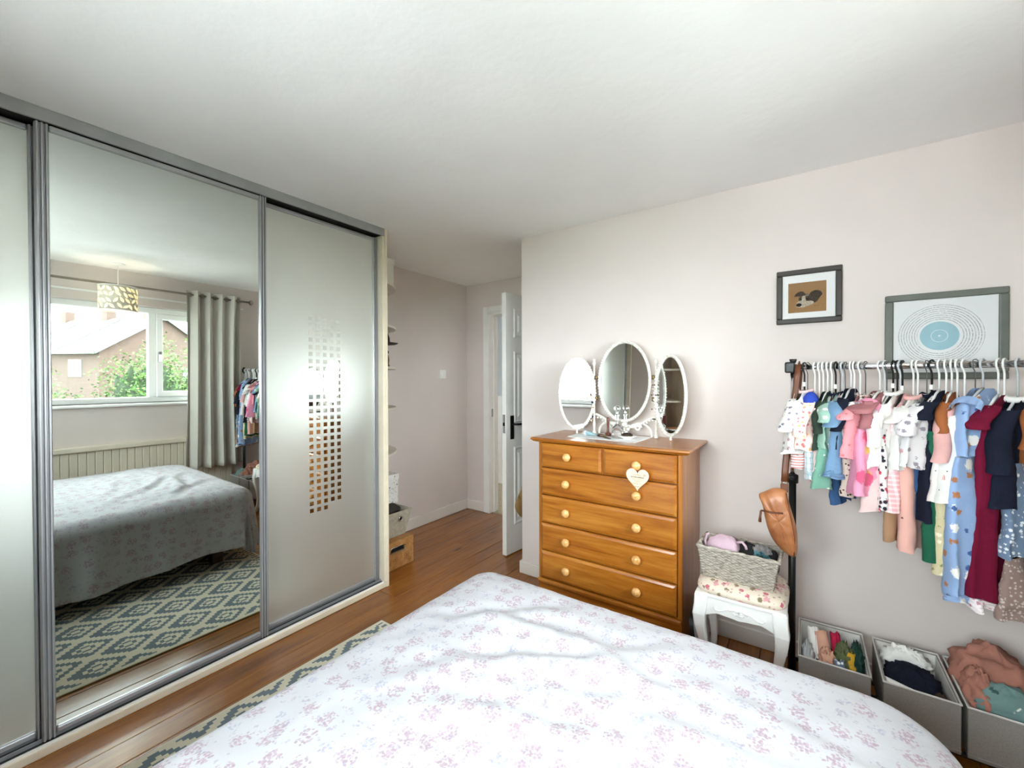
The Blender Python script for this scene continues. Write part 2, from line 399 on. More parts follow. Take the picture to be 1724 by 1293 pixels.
# ------------------------------------------------------------------ window
wn = struct(MB().box((XW + .10, WY0, WZ0 - .0), (XW + .17, WY1, WZ0 + .05)).build('window_1', 'upvc', bevel=.006), 'white plastic-framed window with a wide fixed pane and side casements')
def bar(lo, hi, nm='frame_bar', b=.006, par=wn): return MB().box(lo, hi).build(nm, 'upvc', par, bevel=b)
bar((XW + .10, WY0, WZ1 - .055), (XW + .17, WY1, WZ1))
for y in (WY0, -1.80, -1.05, WY1 - .05): bar((XW + .10, y, WZ0 + .05), (XW + .17, y + .06, WZ1 - .055))
for (a, b) in ((WY0 + .06, -1.80), (-0.99, WY1 - .05)):
    for lo, hi in (((XW + .085, a, WZ0 + .05), (XW + .15, b, WZ0 + .105)), ((XW + .085, a, WZ1 - .11), (XW + .15, b, WZ1 - .055)),
                   ((XW + .085, a, WZ0 + .105), (XW + .15, a + .05, WZ1 - .11)), ((XW + .085, b - .05, WZ0 + .105), (XW + .15, b, WZ1 - .11))):
        bar(lo, hi, 'casement_bar')
    MB().box((XW + .12, a + .05, WZ0 + .105), (XW + .124, b - .05, WZ1 - .11)).build('pane', 'window_pane', wn)
MB().box((XW + .12, -1.74, WZ0 + .05), (XW + .124, -1.05, WZ1 - .055)).build('pane', 'window_pane', wn)
MB().box((XW + .068, -0.975, 1.46), (XW + .085, -0.955, 1.56)).tube([(XW + .075, -.965, 1.53), (XW + .055, -.965, 1.53), (XW + .05, -.965, 1.46)], .006, 8).build('window_handle', 'chrome', wn)
MB().box((XW - .045, WY0 - .04, WZ0 - .025), (XW + .11, WY1 + .04, WZ0)).build('window_sill', 'upvc', wn, bevel=.008)
m = MB(); m.box((XW, WY0, WZ0), (XW + .1, WY0 + .008, WZ1)); m.box((XW, WY1 - .008, WZ0), (XW + .1, WY1, WZ1)); m.build('reveal', 'white_gloss', wn)

w2 = struct(MB().box((RX0, YR - .17, RZ0), (RX1, YR - .10, RZ0 + .05)).build('added_rear_window', 'upvc', bevel=.006), 'white plastic-framed window added unseen above the bed head for even daylight')  # unseen window behind the camera, added to even out the daylight
for lo_, hi_ in (((RX0, YR - .17, RZ1 - .05), (RX1, YR - .10, RZ1)), ((RX0, YR - .17, RZ0 + .05), (RX0 + .05, YR - .10, RZ1 - .05)), ((RX1 - .05, YR - .17, RZ0 + .05), (RX1, YR - .10, RZ1 - .05)), ((1.575, YR - .17, RZ0 + .05), (1.625, YR - .10, RZ1 - .05))): bar(lo_, hi_, par=w2)
for a, b in ((RX0 + .05, 1.575), (1.625, RX1 - .05)): MB().box((a, YR - .14, RZ0 + .05), (b, YR - .136, RZ1 - .05)).build('pane', 'window_pane', w2)
MB().box((RX0 - .04, YR - .1, RZ0 - .025), (RX1 + .04, YR + .06, RZ0)).build('window_sill', 'upvc', w2, bevel=.008)

# tongue and groove panelling under the window
plain('panel_cream', (226, 218, 202), 0.5, var=0.015)
tg = struct(MB().box((XW - .014, -3.0, 0), (XW, -0.366, 0.64)).build('trim_2', 'panel_cream'), 'cream tongue-and-groove panelling under the window')
MB().box((XW - .05, -3.0, 0.64), (XW, -0.36, 0.688)).build('cap_rail', 'panel_cream', tg, bevel=.008)
yb = -3.0; meb = None
while yb < -0.37:
    if meb is None:
        ob = MB().box((XW - .026, 0.0015, 0.0), (XW - .014, 0.0535, 0.64)).build('board', 'panel_cream', tg, bevel=.004, seg=1, loc=(0, yb, 0)); meb = ob.data
    else: link('board', meb, tg, .004, (0, yb, 0), None, 1)
    yb += 0.055

# curtain pole, track and curtain
plain('pole_steel', (150, 142, 130), 0.3, metal=0.85, var=0.03)
XP = XW - .118
pole = thing('curtain_pole', 'thin brushed steel curtain pole above the window', 'curtain pole', (XP, -1.5, 2.145))
MB().tube([(0, -1.45, 0), (0, 1.285, 0)], .011, 12).build('rod', 'pole_steel', pole, smooth=True)
MB().lathe([(.011, 0), (.024, .004), (.028, .018), (.02, .034), (.004, .04)], 14, (0, 1.28, 0), 'Y').build('finial', 'pole_steel', pole, smooth=True)
for y in (-1.2, 0.25, 1.22): MB().tube([(0, y, 0), (.118, y, 0)], .007, 8).lathe([(.02, .112), (.02, .118)], 12, (0, y, 0), 'X').build('bracket', 'pole_steel', pole, smooth=True)
trk = thing('curtain_track', 'slim white plastic track on the wall below the curtain pole', 'curtain track', (XW, -1.5, 2.072))
MB().box((-.02, -1.4, -.008), (0, 1.26, .008)).build('track', 'upvc', trk, bevel=.003)
g = G('curtain_cloth', (206, 203, 194), 0.9, spec=0.15, sheen=0.15); v = g.coord('Object')
g.color(g.mix(g.noise(v, 5, 3), (198, 195, 186), (214, 211, 203))); g.bump(g.noise(v, 300, 2), .15, .001); reg(g)
def curtain(label, yc, wid, NF, ph0):
    cu = thing('eyelet_curtain', label, 'curtain', (XP, yc, 0.36))
    def cfn(u, t):
        z = 1.83 * (1 - t); amp = .045 + .006 * math.sin(t * 3 + u * 7)
        yv = (u - .5) * (wid - .04 * math.sin(t * PI) + .03 * t)
        ph = 2 * PI * NF * (u + .01 * math.sin(t * 4)) + ph0 + .25 * math.sin(t * 2.5 + u * 5)
        return (amp * math.sin(ph) * (1 - .15 * t), yv + .006 * math.sin(ph * 2), z + .006 * math.sin(ph) * t)
    cl = MB().grid(cfn, 145, 40).build('cloth', 'curtain_cloth', cu, smooth=True, recalc=False)
    cl.modifiers.new('Solidify', 'SOLIDIFY').thickness = .003
    ne = int(NF * 2)
    for k in range(ne):
        yy = ((k + .5) / ne - .5) * wid
        MB().tube([(.021 * math.cos(a) * .25, yy + .021 * math.cos(a) * .9, 1.785 + .021 * math.sin(a)) for a in [2 * PI * q / 16 for q in range(16)]], .0035, 6, closed=True).build('eyelet', 'pole_steel', cu, smooth=True)
curtain('pale grey eyelet curtain drawn to the right of the window', -0.555, .50, 4.5, 0.0)
curtain('pale grey eyelet curtain drawn to the camera side of the window', -2.52, .62, 5.0, 1.1)

# ------------------------------------------------------------------ fitted wardrobe with three sliding doors
wd = thing('sliding_wardrobe', 'full height fitted wardrobe with sliding mirror and frosted doors', 'wardrobe', (0, -2.0, 0))
Y0 = -2.0
def wb(nm, lo, hi, mat, b=.002, par=wd): return MB().box((lo[0], lo[1] - Y0, lo[2]), (hi[0], hi[1] - Y0, hi[2])).build(nm, mat, par, bevel=b)
WYA = -2.83
wb('end_panel', (XL + .001, WYA - .018, 0), (0.002, WYA, H - .001), 'cream_laminate', .001)
wb('end_panel', (XL + .001, YE - .018, 0), (0.002, YE, H - .001), 'cream_laminate', .001)
wb('inner_upright', (-.11, YE - .034, .035), (-.004, YE - .0185, 2.252), 'cream_laminate', .001)
wb('top_fascia', (-.012, WYA + .002, 2.252), (0.0, YE - .019, H - .001), 'fascia_grey')
wb('plinth', (-.12, WYA + .002, 0.0), (0.0, YE - .019, 0.031), 'cream_laminate', .003)
wb('floor_track', (-.105, WYA + .002, .031), (-.012, YE - .035, .036), 'dark_gap', 0)
for xx in (-.036, -.072): wb('track_rib', (xx - .003, WYA + .002, .036), (xx + .003, YE - .035, .048), 'aluminium', 0)
wb('track_lip', (-.012, WYA + .002, .031), (-.006, YE - .035, .040), 'white_gloss', 0)
wb('top_track', (-.105, WYA + .002, 2.255), (-.014, YE - .035, 2.27), 'dark_gap', 0)
wb('back_void', (-.30, WYA + .002, 0.0), (-.29, YE - .03, 2.29), 'dark_gap', 0)

def sliding_door(y0, y1, x, glass, tilt, st_l, st_r, label, squares=False, zb=.052, zt=2.243):
    par = MB().box((-.002, 0.01, zb + .014), (.002, (y1 - y0) - .01, zt - .014)).build('sliding_door', glass, wd, loc=(x, y0 - Y0, 0), rot=(0, tilt, 0))
    par['label'] = label
    for (a, w) in ((0, st_l), (y1 - y0 - st_r, st_r)):
        prof = []   # fluted aluminium stile
        nfl = max(2, int(w / .011))
        for q in range(nfl):
            s0 = a + w * q / nfl; s1 = a + w * (q + 1) / nfl
            prof += [(s0 + (s1 - s0) * .08, .006), (s0 + (s1 - s0) * .3, .014), (s0 + (s1 - s0) * .7, .014), (s0 + (s1 - s0) * .92, .006)]
        pts = [(a, -.012)] + [(a, .004)] + [(p[0], p[1]) for p in prof] + [(a + w, .004), (a + w, -.012)]
        MB().prism([(p[1], p[0]) for p in pts], zb - .008, zt, 'XY').build('stile', 'aluminium', par)
    for (z0, z1) in ((zb, zb + .024), (zt - .022, zt)):
        MB().box((-.01, st_l, z0), (.011, y1 - y0 - st_r, z1)).build('rail', 'aluminium', par, bevel=.005)
    if squares:
        me = MB().box((-.0004, -.0115, -.0115), (.0004, .0115, .0115)).mesh('clear_square', 'mirror_glass')
        for r in range(28):
            for c in range(5):
                if r == 0 and c > 2: continue
                link('clear_square', me, par, 0, (.0026, -1.128 + c * .0425 - y0, .600 + r * .0400 - (c * .0006)))
    return par
sliding_door(-2.825, -2.130, -.062, 'frosted_glass', 0, .035, .035, 'frosted sliding door at the left edge')
sliding_door(-2.154, -1.384, -.030, 'mirror_glass', .0100, .035, .035, 'clear mirror sliding door reflecting the window')
sliding_door(-1.400, -0.683, -.062, 'frosted_glass', 0, .035, .033, 'frosted sliding door with a grid of clear squares', True)
# ================================================================== RUG, BED
g = G('rug_weave', (200, 195, 170), 0.95, spec=0.1)
sp = g.n('ShaderNodeSeparateXYZ'); g.t.links.new(g.coord('Object'), sp.inputs[0])
qx = g.math('SNAP', sp.outputs[0], .0140); qy = g.math('SNAP', sp.outputs[1], .01625)
dx = g.math('PINGPONG', g.math('DIVIDE', g.math('ADD', qx, .007), .112), 1.0); dy = g.math('PINGPONG', g.math('DIVIDE', g.math('ADD', qy, .008), .130), 1.0)
dd = g.math('ADD', dx, dy); dd = g.math('MINIMUM', dd, g.math('SUBTRACT', 2.0, dd))
cr = (238, 232, 210); sl = (128, 142, 149)
nd = g.n('ShaderNodeValToRGB'); g.t.links.new(dd, nd.inputs[0]); nd.color_ramp.interpolation = 'CONSTANT'
e = nd.color_ramp.elements
st = [(0, cr), (.14, sl), (.34, cr), (.50, sl), (.82, cr)]
while len(e) < len(st): e.new(.5)
for el, (p, c) in zip(e, st): el.position = p; el.color = rgba(c)
# plain striped border at the end
by = sp.outputs[1]
band = g.math('MULTIPLY', g.math('GREATER_THAN', by, .955), g.math('LESS_THAN', g.math('FRACT', g.math('MULTIPLY', sp.outputs[0], 28.0)), 0.5))
edge = g.math('GREATER_THAN', by, .952)
edgex = g.math('LESS_THAN', sp.outputs[0], -.528)
col = g.mix(edge, nd.outputs[0], cr); col = g.mix(g.math('MULTIPLY', band, g.math('LESS_THAN', by, .985)), col, sl); col = g.mix(edgex, col, cr)
g.color(g.mix(g.noise(g.coord('Object'), 90, 3), col, g.mix(.93, (90, 90, 80), col)))
g.bump(g.noise(g.coord('Object', (60, 260, 60)), 3.0, 2), .5, .003); reg(g)
rug = tag(MB().box((-.55, -1.0, 0), (.56, 1.0, .008)).build('area_rug', 'rug_weave', bevel=.003, loc=(0.842, -1.932, 0.0004)), 'flatweave rug of cream and slate grey stepped diamonds beside the bed', 'rug')

bed = thing('double_bed', 'low dark wooden double bed under a floral cover', 'bed', (1.775, -2.05, 0))
MB().box((-.64, -.94, .14), (.64, .94, .26)).build('bed_frame', 'dark_bed_wood', bed, bevel=.01)
for x in (-.58, .58):
    for y in (-.88, .88): MB().box((x - .035, y - .035, 0.009), (x + .035, y + .035, .14)).build('leg', 'dark_bed_wood', bed, bevel=.005)
MB().box((-.66, -1.12, .02), (.66, -1.06, 1.0)).build('headboard', 'dark_bed_wood', bed, bevel=.02)
plain('mattress_cloth', (232, 230, 226), .9)
MB().box((-.64, -.94, .26), (.64, .96, .46)).build('mattress', 'mattress_cloth', bed, bevel=.05)

# duvet: one sheet of cloth, draped over a rounded box, with UVs in metres
g = G('duvet_print', (238, 237, 240), 0.9, spec=0.15, sheen=0.1)
v = g.coord('UV')
wob = g.n('ShaderNodeVectorMath', operation='ADD'); g.t.links.new(v, wob.inputs[0])
nzc = g.n('ShaderNodeTexNoise'); g.t.links.new(v, nzc.inputs['Vector']); nzc.inputs['Scale'].default_value = 120; nzc.inputs['Detail'].default_value = 2
sc_ = g.n('ShaderNodeVectorMath', operation='SCALE'); g.t.links.new(nzc.outputs['Color'], sc_.inputs[0]); sc_.inputs['Scale'].default_value = .004
g.t.links.new(sc_.outputs[0], wob.inputs[1])
base = g.mix(g.noise(v, 6, 2), (181, 181, 185), (187, 187, 191)); col = base
vp = g.vor(wob.outputs[0], 150, .95, 'F1', '2D'); petal = g.step(vp.outputs['Distance'], .62, .44)      # petal-sized dabs
vc = g.n('ShaderNodeSeparateColor', Color=vp.outputs['Color']).outputs
for (s_, rad, soft, c1, c2, lo, hi, off, dens) in ((15.5, .34, .20, (164, 130, 146), (142, 98, 118), -.1, .70, 0.0, .16), (15.5, .24, .16, (154, 154, 174), (140, 142, 166), .70, 1.1, 0.0, .2), (22.0, .19, .12, (158, 158, 176), (166, 140, 154), .30, .95, .41, .25), (29.0, .15, .1, (166, 140, 154), (150, 148, 166), .2, .9, .77, .2)):
    mp = g.n('ShaderNodeMapping'); g.t.links.new(wob.outputs[0], mp.inputs[0]); mp.inputs['Location'].default_value = (off, off * 1.7, 0)
    vo = g.vor(mp.outputs[0], s_, .55, 'F1', '2D')
    r = g.n('ShaderNodeSeparateColor', Color=vo.outputs['Color']).outputs
    d = g.math('ADD', vo.outputs['Distance'], g.math('MULTIPLY', g.math('SUBTRACT', vc[1], .5), .22))
    mk = g.math('MULTIPLY', g.step(d, rad, rad - .05), g.math('MULTIPLY', g.math('GREATER_THAN', r[0], lo), g.math('LESS_THAN', r[0], hi)))
    mk = g.math('MULTIPLY', mk, g.math('MULTIPLY', petal, g.math('GREATER_THAN', vc[0], dens)))
    col = g.mix(g.math('MULTIPLY', mk, .58), col, g.mix(g.step(vc[2], .3, .8), c1, c2))
g.color(col); g.bump(g.noise(v, 45, 4, .6), .10, .01); reg(g)

DXA, DXB, DYA, DYB = 1.032, 2.515, -0.955, -3.0   # top outline of the covered bed
DROP = 0.365
def duvet_pt(p, q):
    # p,q are unfolded sheet coordinates in metres
    cxm, cym = (DXA + DXB) / 2, (DYA + DYB) / 2
    hx, hy = (DXB - DXA) / 2, (DYA - DYB) / 2
    rr = 0.12 if p < cxm else 0.19
    ax, ay = abs(p - cxm), abs(q - cym)
    # signed distance to a rounded rectangle
    ux, uy = ax - (hx - rr), ay - (hy - rr)
    out = math.hypot(max(ux, 0), max(uy, 0)) + min(max(ux, uy), 0) - rr
    n = Vector((max(ux, 0), max(uy, 0), 0))
    if n.length < 1e-6: n = Vector((1, 0, 0)) if ux > uy else Vector((0, 1, 0))
    n.normalize(); n = Vector((n.x * (1 if p > cxm else -1), n.y * (1 if q > cym else -1), 0))
    fil = 0.075
    wr = .006 * fbm(p * 2.2, q * 2.2, 1.3) + .0035 * fbm(p * 7, q * 5, 4.0)
    # crease fans near the foot corner
    for (x0, y0, ang, ln, am) in ((1.55, -1.30, .35, .28, .010), (1.62, -1.42, .75, .30, .009), (1.80, -1.32, -.15, .30, .007), (1.42, -1.25, 1.0, .22, .007), (2.02, -1.45, .25, .34, .006), (1.70, -1.62, .5, .3, .005), (2.2, -1.3, 0.0, .25, .005)):
        ca, sa = math.cos(ang), math.sin(ang); a = (p - x0) * ca + (q - y0) * sa; b = -(p - x0) * sa + (q - y0) * ca + .03 * math.sin(a * 9)
        wr += am * 1.2 * math.exp(-(a / ln) ** 2 - (b / .032) ** 2) - am * .9 * math.exp(-(a / ln) ** 2 - ((b - .055) / .035) ** 2)
    wz = math.exp(-((p - 1.65) / .45) ** 2 - ((q + 1.4) / .35) ** 2)
    wr += wz * .012 * (.5 - abs(fbm(p * 5 + q * 2, q * 7 - p * 3, 9.0, 3))) + .004 * (.4 - abs(fbm(p * 4, q * 4, 2.0, 2)))
    top = .515 + .042 * min(1.0, max(0.0, -out) / .38) ** .7 * (0.6 + 0.4 * min(1, max(0, -out) / .1))
    if out <= -fil: return Vector((p, q, top + wr))
    edge0 = out + fil
    arc = fil * PI / 2
    zf = top - .0
    if edge0 <= arc:
        a = edge0 / fil
        off = fil * math.sin(a) - fil; dz = -fil * (1 - math.cos(a))
    else:
        off = 0.0; dz = -fil - (edge0 - arc)
    h = max(0, edge0 - arc)
    along = p * n.y - q * n.x
    rip = (.022 * math.sin(along * 17 + 2 * math.sin(along * 3.1)) + .015 * fbm(along * 4, h * 2, 7)) * min(1, h / .25)
    base = Vector((p, q, 0)) - n * out
    return base + n * (off + rip + .02 * min(1, h / .3)) + Vector((0, 0, zf + dz + wr * .5 + .02 * math.sin(along * 4) * min(1, h / .3)))
m = MB(); NU, NV = 150, 190
ext = DROP
us = [DXA - ext + (DXB - DXA + 2 * ext) * i / (NU - 1) for i in range(NU)]
vs_ = [DYA + ext + (DYB - DYA - 2 * ext + .35) * j / (NV - 1) for j in range(NV)]
keep = {}; uvs = []
for j in range(NV):
    for i in range(NU):
        m.v.append(tuple(duvet_pt(us[i], vs_[j]))); uvs.append((us[i], vs_[j]))
def corner_out(p, q):
    ox = max(DXA - p, p - DXB, 0); oy = max(q - DYA, 0)
    return math.hypot(ox, oy) > ext + .005
for j in range(NV - 1):
    for i in range(NU - 1):
        a = j * NU + i; q4 = (a, a + 1, a + NU + 1, a + NU)
        if any(corner_out(*uvs[k]) for k in q4): continue
        m.f.append(q4)
me = m.mesh('floral_duvet', 'duvet_print', True)
ul = me.uv_layers.new(name='UVMap')
for lp in me.loops: ul.data[lp.index].uv = uvs[lp.vertex_index]
import bmesh
bm = bmesh.new(); bm.from_mesh(me); bmesh.ops.delete(bm, geom=[v for v in bm.verts if not v.link_faces], context='VERTS')
bmesh.ops.reverse_faces(bm, faces=bm.faces); bm.to_mesh(me); bm.free()
duv = tag(link('floral_duvet', me), 'white duvet with small pink and lilac flower sprigs draped over the bed', 'duvet')
sm = duv.modifiers.new('Solidify', 'SOLIDIFY'); sm.thickness = .01; sm.offset = -1

# ================================================================== CHEST OF DRAWERS
ch = thing('chest_of_drawers', 'honey pine chest with two short and four long drawers', 'chest of drawers', (1.365, -0.21, 0))
def cb(nm, x0, x1, y0, y1, z0, z1, mat='chest_pine', b=.003, par=ch): return MB().box((x0 - 1.365, y0 + .21, z0), (x1 - 1.365, y1 + .21, z1)).build(nm, mat, par, bevel=b)
CX0, CX1, CF = 0.985, 1.750, -0.398
cb('side_panel', CX0, CX0 + .02, CF, -.018, 0, .985, 'chest_pine_upright'); cb('side_panel', CX1 - .02, CX1, CF, -.018, 0, .985, 'chest_pine_upright')
cb('back_panel', CX0 + .02, CX1 - .02, -.03, -.02, .04, .985)
cb('carcass', CX0 + .02, CX1 - .02, CF + .012, -.03, .10, .985, 'chest_pine', 0)
cb('plinth', CX0, CX1, CF - .006, CF + .012, 0.0, .205, 'chest_pine', .004)
cb('plinth_moulding', CX0 - .002, CX1 + .002, CF - .020, CF, .205, .232, 'chest_pine', .009)
# top with ogee edge
tx0, tx1, ty0, ty1 = 0.945, 1.787, -.425, -.014
m = MB(); lay = [(.030, .985), (.012, .990), (.006, .997), (0.0, 1.000), (0.0, 1.008), (.004, 1.012)]
for (i, z) in lay: m.v += [(tx0 + i - 1.365, ty0 + i + .21, z), (tx1 - i - 1.365, ty0 + i + .21, z), (tx1 - i - 1.365, ty1 + .21, z), (tx0 + i - 1.365, ty1 + .21, z)]
for r in range(len(lay) - 1):
    for k in range(4): m.f.append((r * 4 + k, r * 4 + (k + 1) % 4, r * 4 + 4 + (k + 1) % 4, r * 4 + 4 + k))
m.f += [(0, 3, 2, 1), tuple(len(lay) * 4 - 4 + k for k in range(4))]
m.build('chest_top', 'chest_pine', ch, bevel=.002)
knob_me = MB().lathe([(.012, 0), (.011, .008), (.013, .011), (.020, .016), (.0225, .024), (.020, .032), (.012, .037), (.003, .039)], 18, (0, 0, 0), 'Y').mesh('knob', 'knob_pine', True)
for v in knob_me.vertices: v.co.y = -v.co.y
knob_me.flip_normals()
def drawer(x0, x1, z0, z1, kx, pull=0.0):
    f0 = CF - .018 - pull; bvl = .014
    m = MB()
    for (i, y) in ((0, CF + .012), (0, f0 + .008), (.004, f0 + .004), (bvl, f0)): m.v += [(x0 + i - 1.365, y + .21, z0 + i), (x1 - i - 1.365, y + .21, z0 + i), (x1 - i - 1.365, y + .21, z1 - i), (x0 + i - 1.365, y + .21, z1 - i)]
    for r in range(3):
        for k in range(4): m.f.append((r * 4 + k, r * 4 + (k + 1) % 4, r * 4 + 4 + (k + 1) % 4, r * 4 + 4 + k))
    m.f += [(0, 3, 2, 1), (12, 13, 14, 15)]
    d = m.build('drawer', 'chest_pine', ch)
    for x in kx: link('knob', knob_me, d, 0, (x - 1.365, f0 + .21, (z0 + z1) / 2 + .004))
zs = [.236, .390, .544, .698, .850]
for i in range(4): drawer(CX0 + .022, CX1 - .022, zs[i] + .003, zs[i + 1] - .003, (1.172, 1.550))
drawer(CX0 + .022, 1.362, .853, .984, (1.179,)); drawer(1.374, CX1 - .022, .853, .984, (1.550,), .002)
cb('drawer_divider', 1.362, 1.374, CF - .004, CF + .012, .85, .985, 'chest_pine_upright', .001)

# heart plaque
plain('heart_wood', (240, 214, 180), .6, var=.03); plain('heart_ink', (206, 120, 108), .7, var=0); plain('heart_dark_ink', (120, 96, 92), .7, var=0)
hp = thing('heart_plaque', 'small pale wooden heart sign hung on the upper right drawer knob', 'sign', (1.563, -.462, .808))
pts = []
for k in range(48):
    t = 2 * PI * k / 48; pts.append((.0535 * math.sin(t) ** 3, .052 + .047 * (13 * math.cos(t) - 5 * math.cos(2 * t) - 2 * math.cos(3 * t) - math.cos(4 * t)) / 13.0))
zmin = min(p[1] for p in pts); pts = [(x, z - zmin) for x, z in pts]
MB().prism(pts, 0, .004).build('heart', 'heart_wood', hp)
MB().tube([(.0, .002, .078), (-.004, .012, .10), (-.008, .018, .122), (0, .022, .128), (.006, .018, .12), (.003, .01, .098), (0, .002, .078)], .0008, 5).build('string', 'heart_dark_ink', hp)
m = MB(); md = MB()
for (zc, w, h_, dk) in ((.077, .034, .004, 0), (.066, .062, .006, 1), (.056, .05, .002, 0), (.048, .03, .003, 0), (.022, .022, .003, 1)):
    x = -w / 2
    while x < w / 2:
        ww = random.uniform(.002, .0055); (md if dk else m).box((x, -.0004, zc - h_ / 2), (min(x + ww, w / 2), 0, zc + h_ / 2)); x += ww + .0016
m.build('printed_line', 'heart_ink', hp); md.build('printed_line', 'heart_dark_ink', hp)
m = MB()
for k in range(6): m.sphere((.034 + .004 * math.cos(k), -.0006, .077 + .004 * math.sin(k)), .002, 6, 4, (1, .2, 1))
m.build('printed_flower', 'heart_ink', hp)
tc = bpy.data.curves.new('thanks', 'FONT'); tc.body = 'THANK YOU'; tc.size = .0105; tc.align_x = 'CENTER'; tc.extrude = .0002
to = bpy.data.objects.new('tmp', tc); COL.objects.link(to); dg = bpy.context.evaluated_depsgraph_get()
tme = bpy.data.meshes.new_from_object(to.evaluated_get(dg)); bpy.data.objects.remove(to)
tme.materials.clear(); tme.materials.append(MATS['heart_ink'])
link('printed_text', tme, hp, 0, (0, -.0004, .032), (PI / 2, 0, 0))

# ================================================================== THINGS ON THE CHEST
CT = 1.0125
plain('vanity_white', (236, 232, 222), .4, var=.06, vscale=60, bump=.3, bscale=150, bdist=.003)
plain('brass_dull', (120, 100, 66), .4, metal=.7)
g = G('lace', (242, 242, 242), .9, spec=.1); v = g.coord('Object')
vo = g.vor(v, 130, .2); g.bump(vo.outputs['Distance'], .6, .004); reg(g)
dly = MB(); dp = []
corners = [(1.115, -.300), (1.50, -.315), (1.515, -.06), (1.10, -.055)]
for k in range(4):
    a, b = Vector(corners[k]), Vector(corners[(k + 1) % 4]); n = int((b - a).length / .011); d = (b - a) / n; nr = Vector((d.y, -d.x)).normalized()
    for i in range(n):
        for t in (0, .25, .5, .75):
            p = a + d * (i + t) + nr * (.005 * math.sin(t * PI)); dp.append((p.x, p.y))
tag(dly.prism(dp, CT, CT + .0015, 'XY').build('lace_doily', 'lace'), 'white scalloped lace doily under the dressing mirror', 'doily')

vm = thing('triple_vanity_mirror', 'ornate ivory triple dressing mirror with three oval glasses', 'mirror', (1.37, -.10, CT + .0016))
def oval_mirror(rx, rz, nm, origin, yaw, tilt, cz):
    """frame mesh is the part, its glass and backing are sub-parts; local x across, z up"""
    m = MB(); N = 64
    m.tube([(rx * math.cos(2 * PI * k / N), -.004, rz * math.sin(2 * PI * k / N)) for k in range(N)], .0085, 8, closed=True)
    per = PI * (3 * (rx + rz) - math.sqrt((3 * rx + rz) * (rx + 3 * rz))); nb = int(per / .0145)
    for k in range(nb):
        a = 2 * PI * k / nb; m.sphere(((rx + .004) * math.cos(a), -.011, (rz + .004) * math.sin(a)), .0058 * (1.15 if k % 3 == 0 else .9), 7, 5)
    fr = m.build(nm, 'vanity_white', vm, smooth=True, loc=origin, rot=(tilt, 0, yaw))
    MB().prism([(rx * math.cos(2 * PI * k / N), rz * math.sin(2 * PI * k / N)) for k in range(N)], -.0045, -.0025).build('glass', 'vanity_glass', fr)
    MB().prism([(rx * 1.01 * math.cos(2 * PI * k / N), rz * 1.01 * math.sin(2 * PI * k / N)) for k in range(N)], -.0024, .004).build('backing', 'vanity_white', fr)
    return fr
oval_mirror(.150, .222, 'centre_mirror', (-.003, 0, .308), math.radians(-4), math.radians(-2), 0)
fl_ = oval_mirror(.106, .202, 'side_mirror', (-.260, -.074, .238), math.radians(44), 0, 0)
fr_ = oval_mirror(.106, .205, 'side_mirror', (.266, -.056, .236), math.radians(-32), 0, 0)
for fo in (fl_, fr_): MB().lathe([(.003, -.236), (.007, -.230), (.006, -.222), (.0035, -.214), (.005, -.205)], 10).build('foot_knob', 'vanity_white', fo, smooth=True)
for sx in (-.184, .176):
    m = MB().lathe([(.012, 0), (.013, .008), (.008, .014), (.0065, .03), (.009, .06), (.0065, .075), (.006, .25), (.008, .30), (.006, .36), (.0055, .40), (.009, .408), (.0085, .418), (.006, .424), (.009, .434), (.004, .44)], 14, (sx, 0, 0))
    m.build('post', 'vanity_white', vm, smooth=True)
    for z in (.21, .33): MB().lathe([(.008, -.012), (.011, -.008), (.011, .008), (.008, .012)], 10, (sx + (.013 if sx < 0 else -.013), 0, z)).build('hinge', 'brass_dull', vm, smooth=True)
for s_ in (-1, 1):
    m = MB()
    m.tube(bez((s_ * .02, 0, .06), (s_ * .07, 0, .03), (s_ * .10, 0, .10), (s_ * .175, 0, .115), 14), .007, 8)
    m.tube(bez((s_ * .02, 0, .04), (s_ * .05, 0, .075), (s_ * .10, 0, .09), (s_ * .135, 0, .055), 12) + bez((s_ * .135, 0, .055), (s_ * .155, 0, .04), (s_ * .152, 0, .0), (s_ * .152, 0, .004), 6)[1:], .0062, 8)
    m.tube([(s_ * (.075 + .02 * math.cos(a) * (1 - a / 14)), 0, .052 + .02 * math.sin(a) * (1 - a / 14)) for a in [k * .5 for k in range(20)]], .005, 7)
    for k in range(9): m.sphere((s_ * (.03 + k * .016), -.006, .055 + .05 * (k / 9) ** 1.4 + .004 * math.sin(k * 2)), .0065, 7, 5)
    m.build('scroll', 'vanity_white', vm, smooth=True)
m = MB().lathe([(.03, 0), (.028, .01), (.014, .02), (.01, .05), (.016, .065), (.012, .08), (.006, .085)], 16)
for k in range(7): m.sphere((.024 * math.cos(k * .9), -.012 + .004 * math.sin(k * 3), .04 + .024 * math.sin(k * .9)), .010, 8, 6)
m.build('rosette', 'vanity_white', vm, smooth=True)

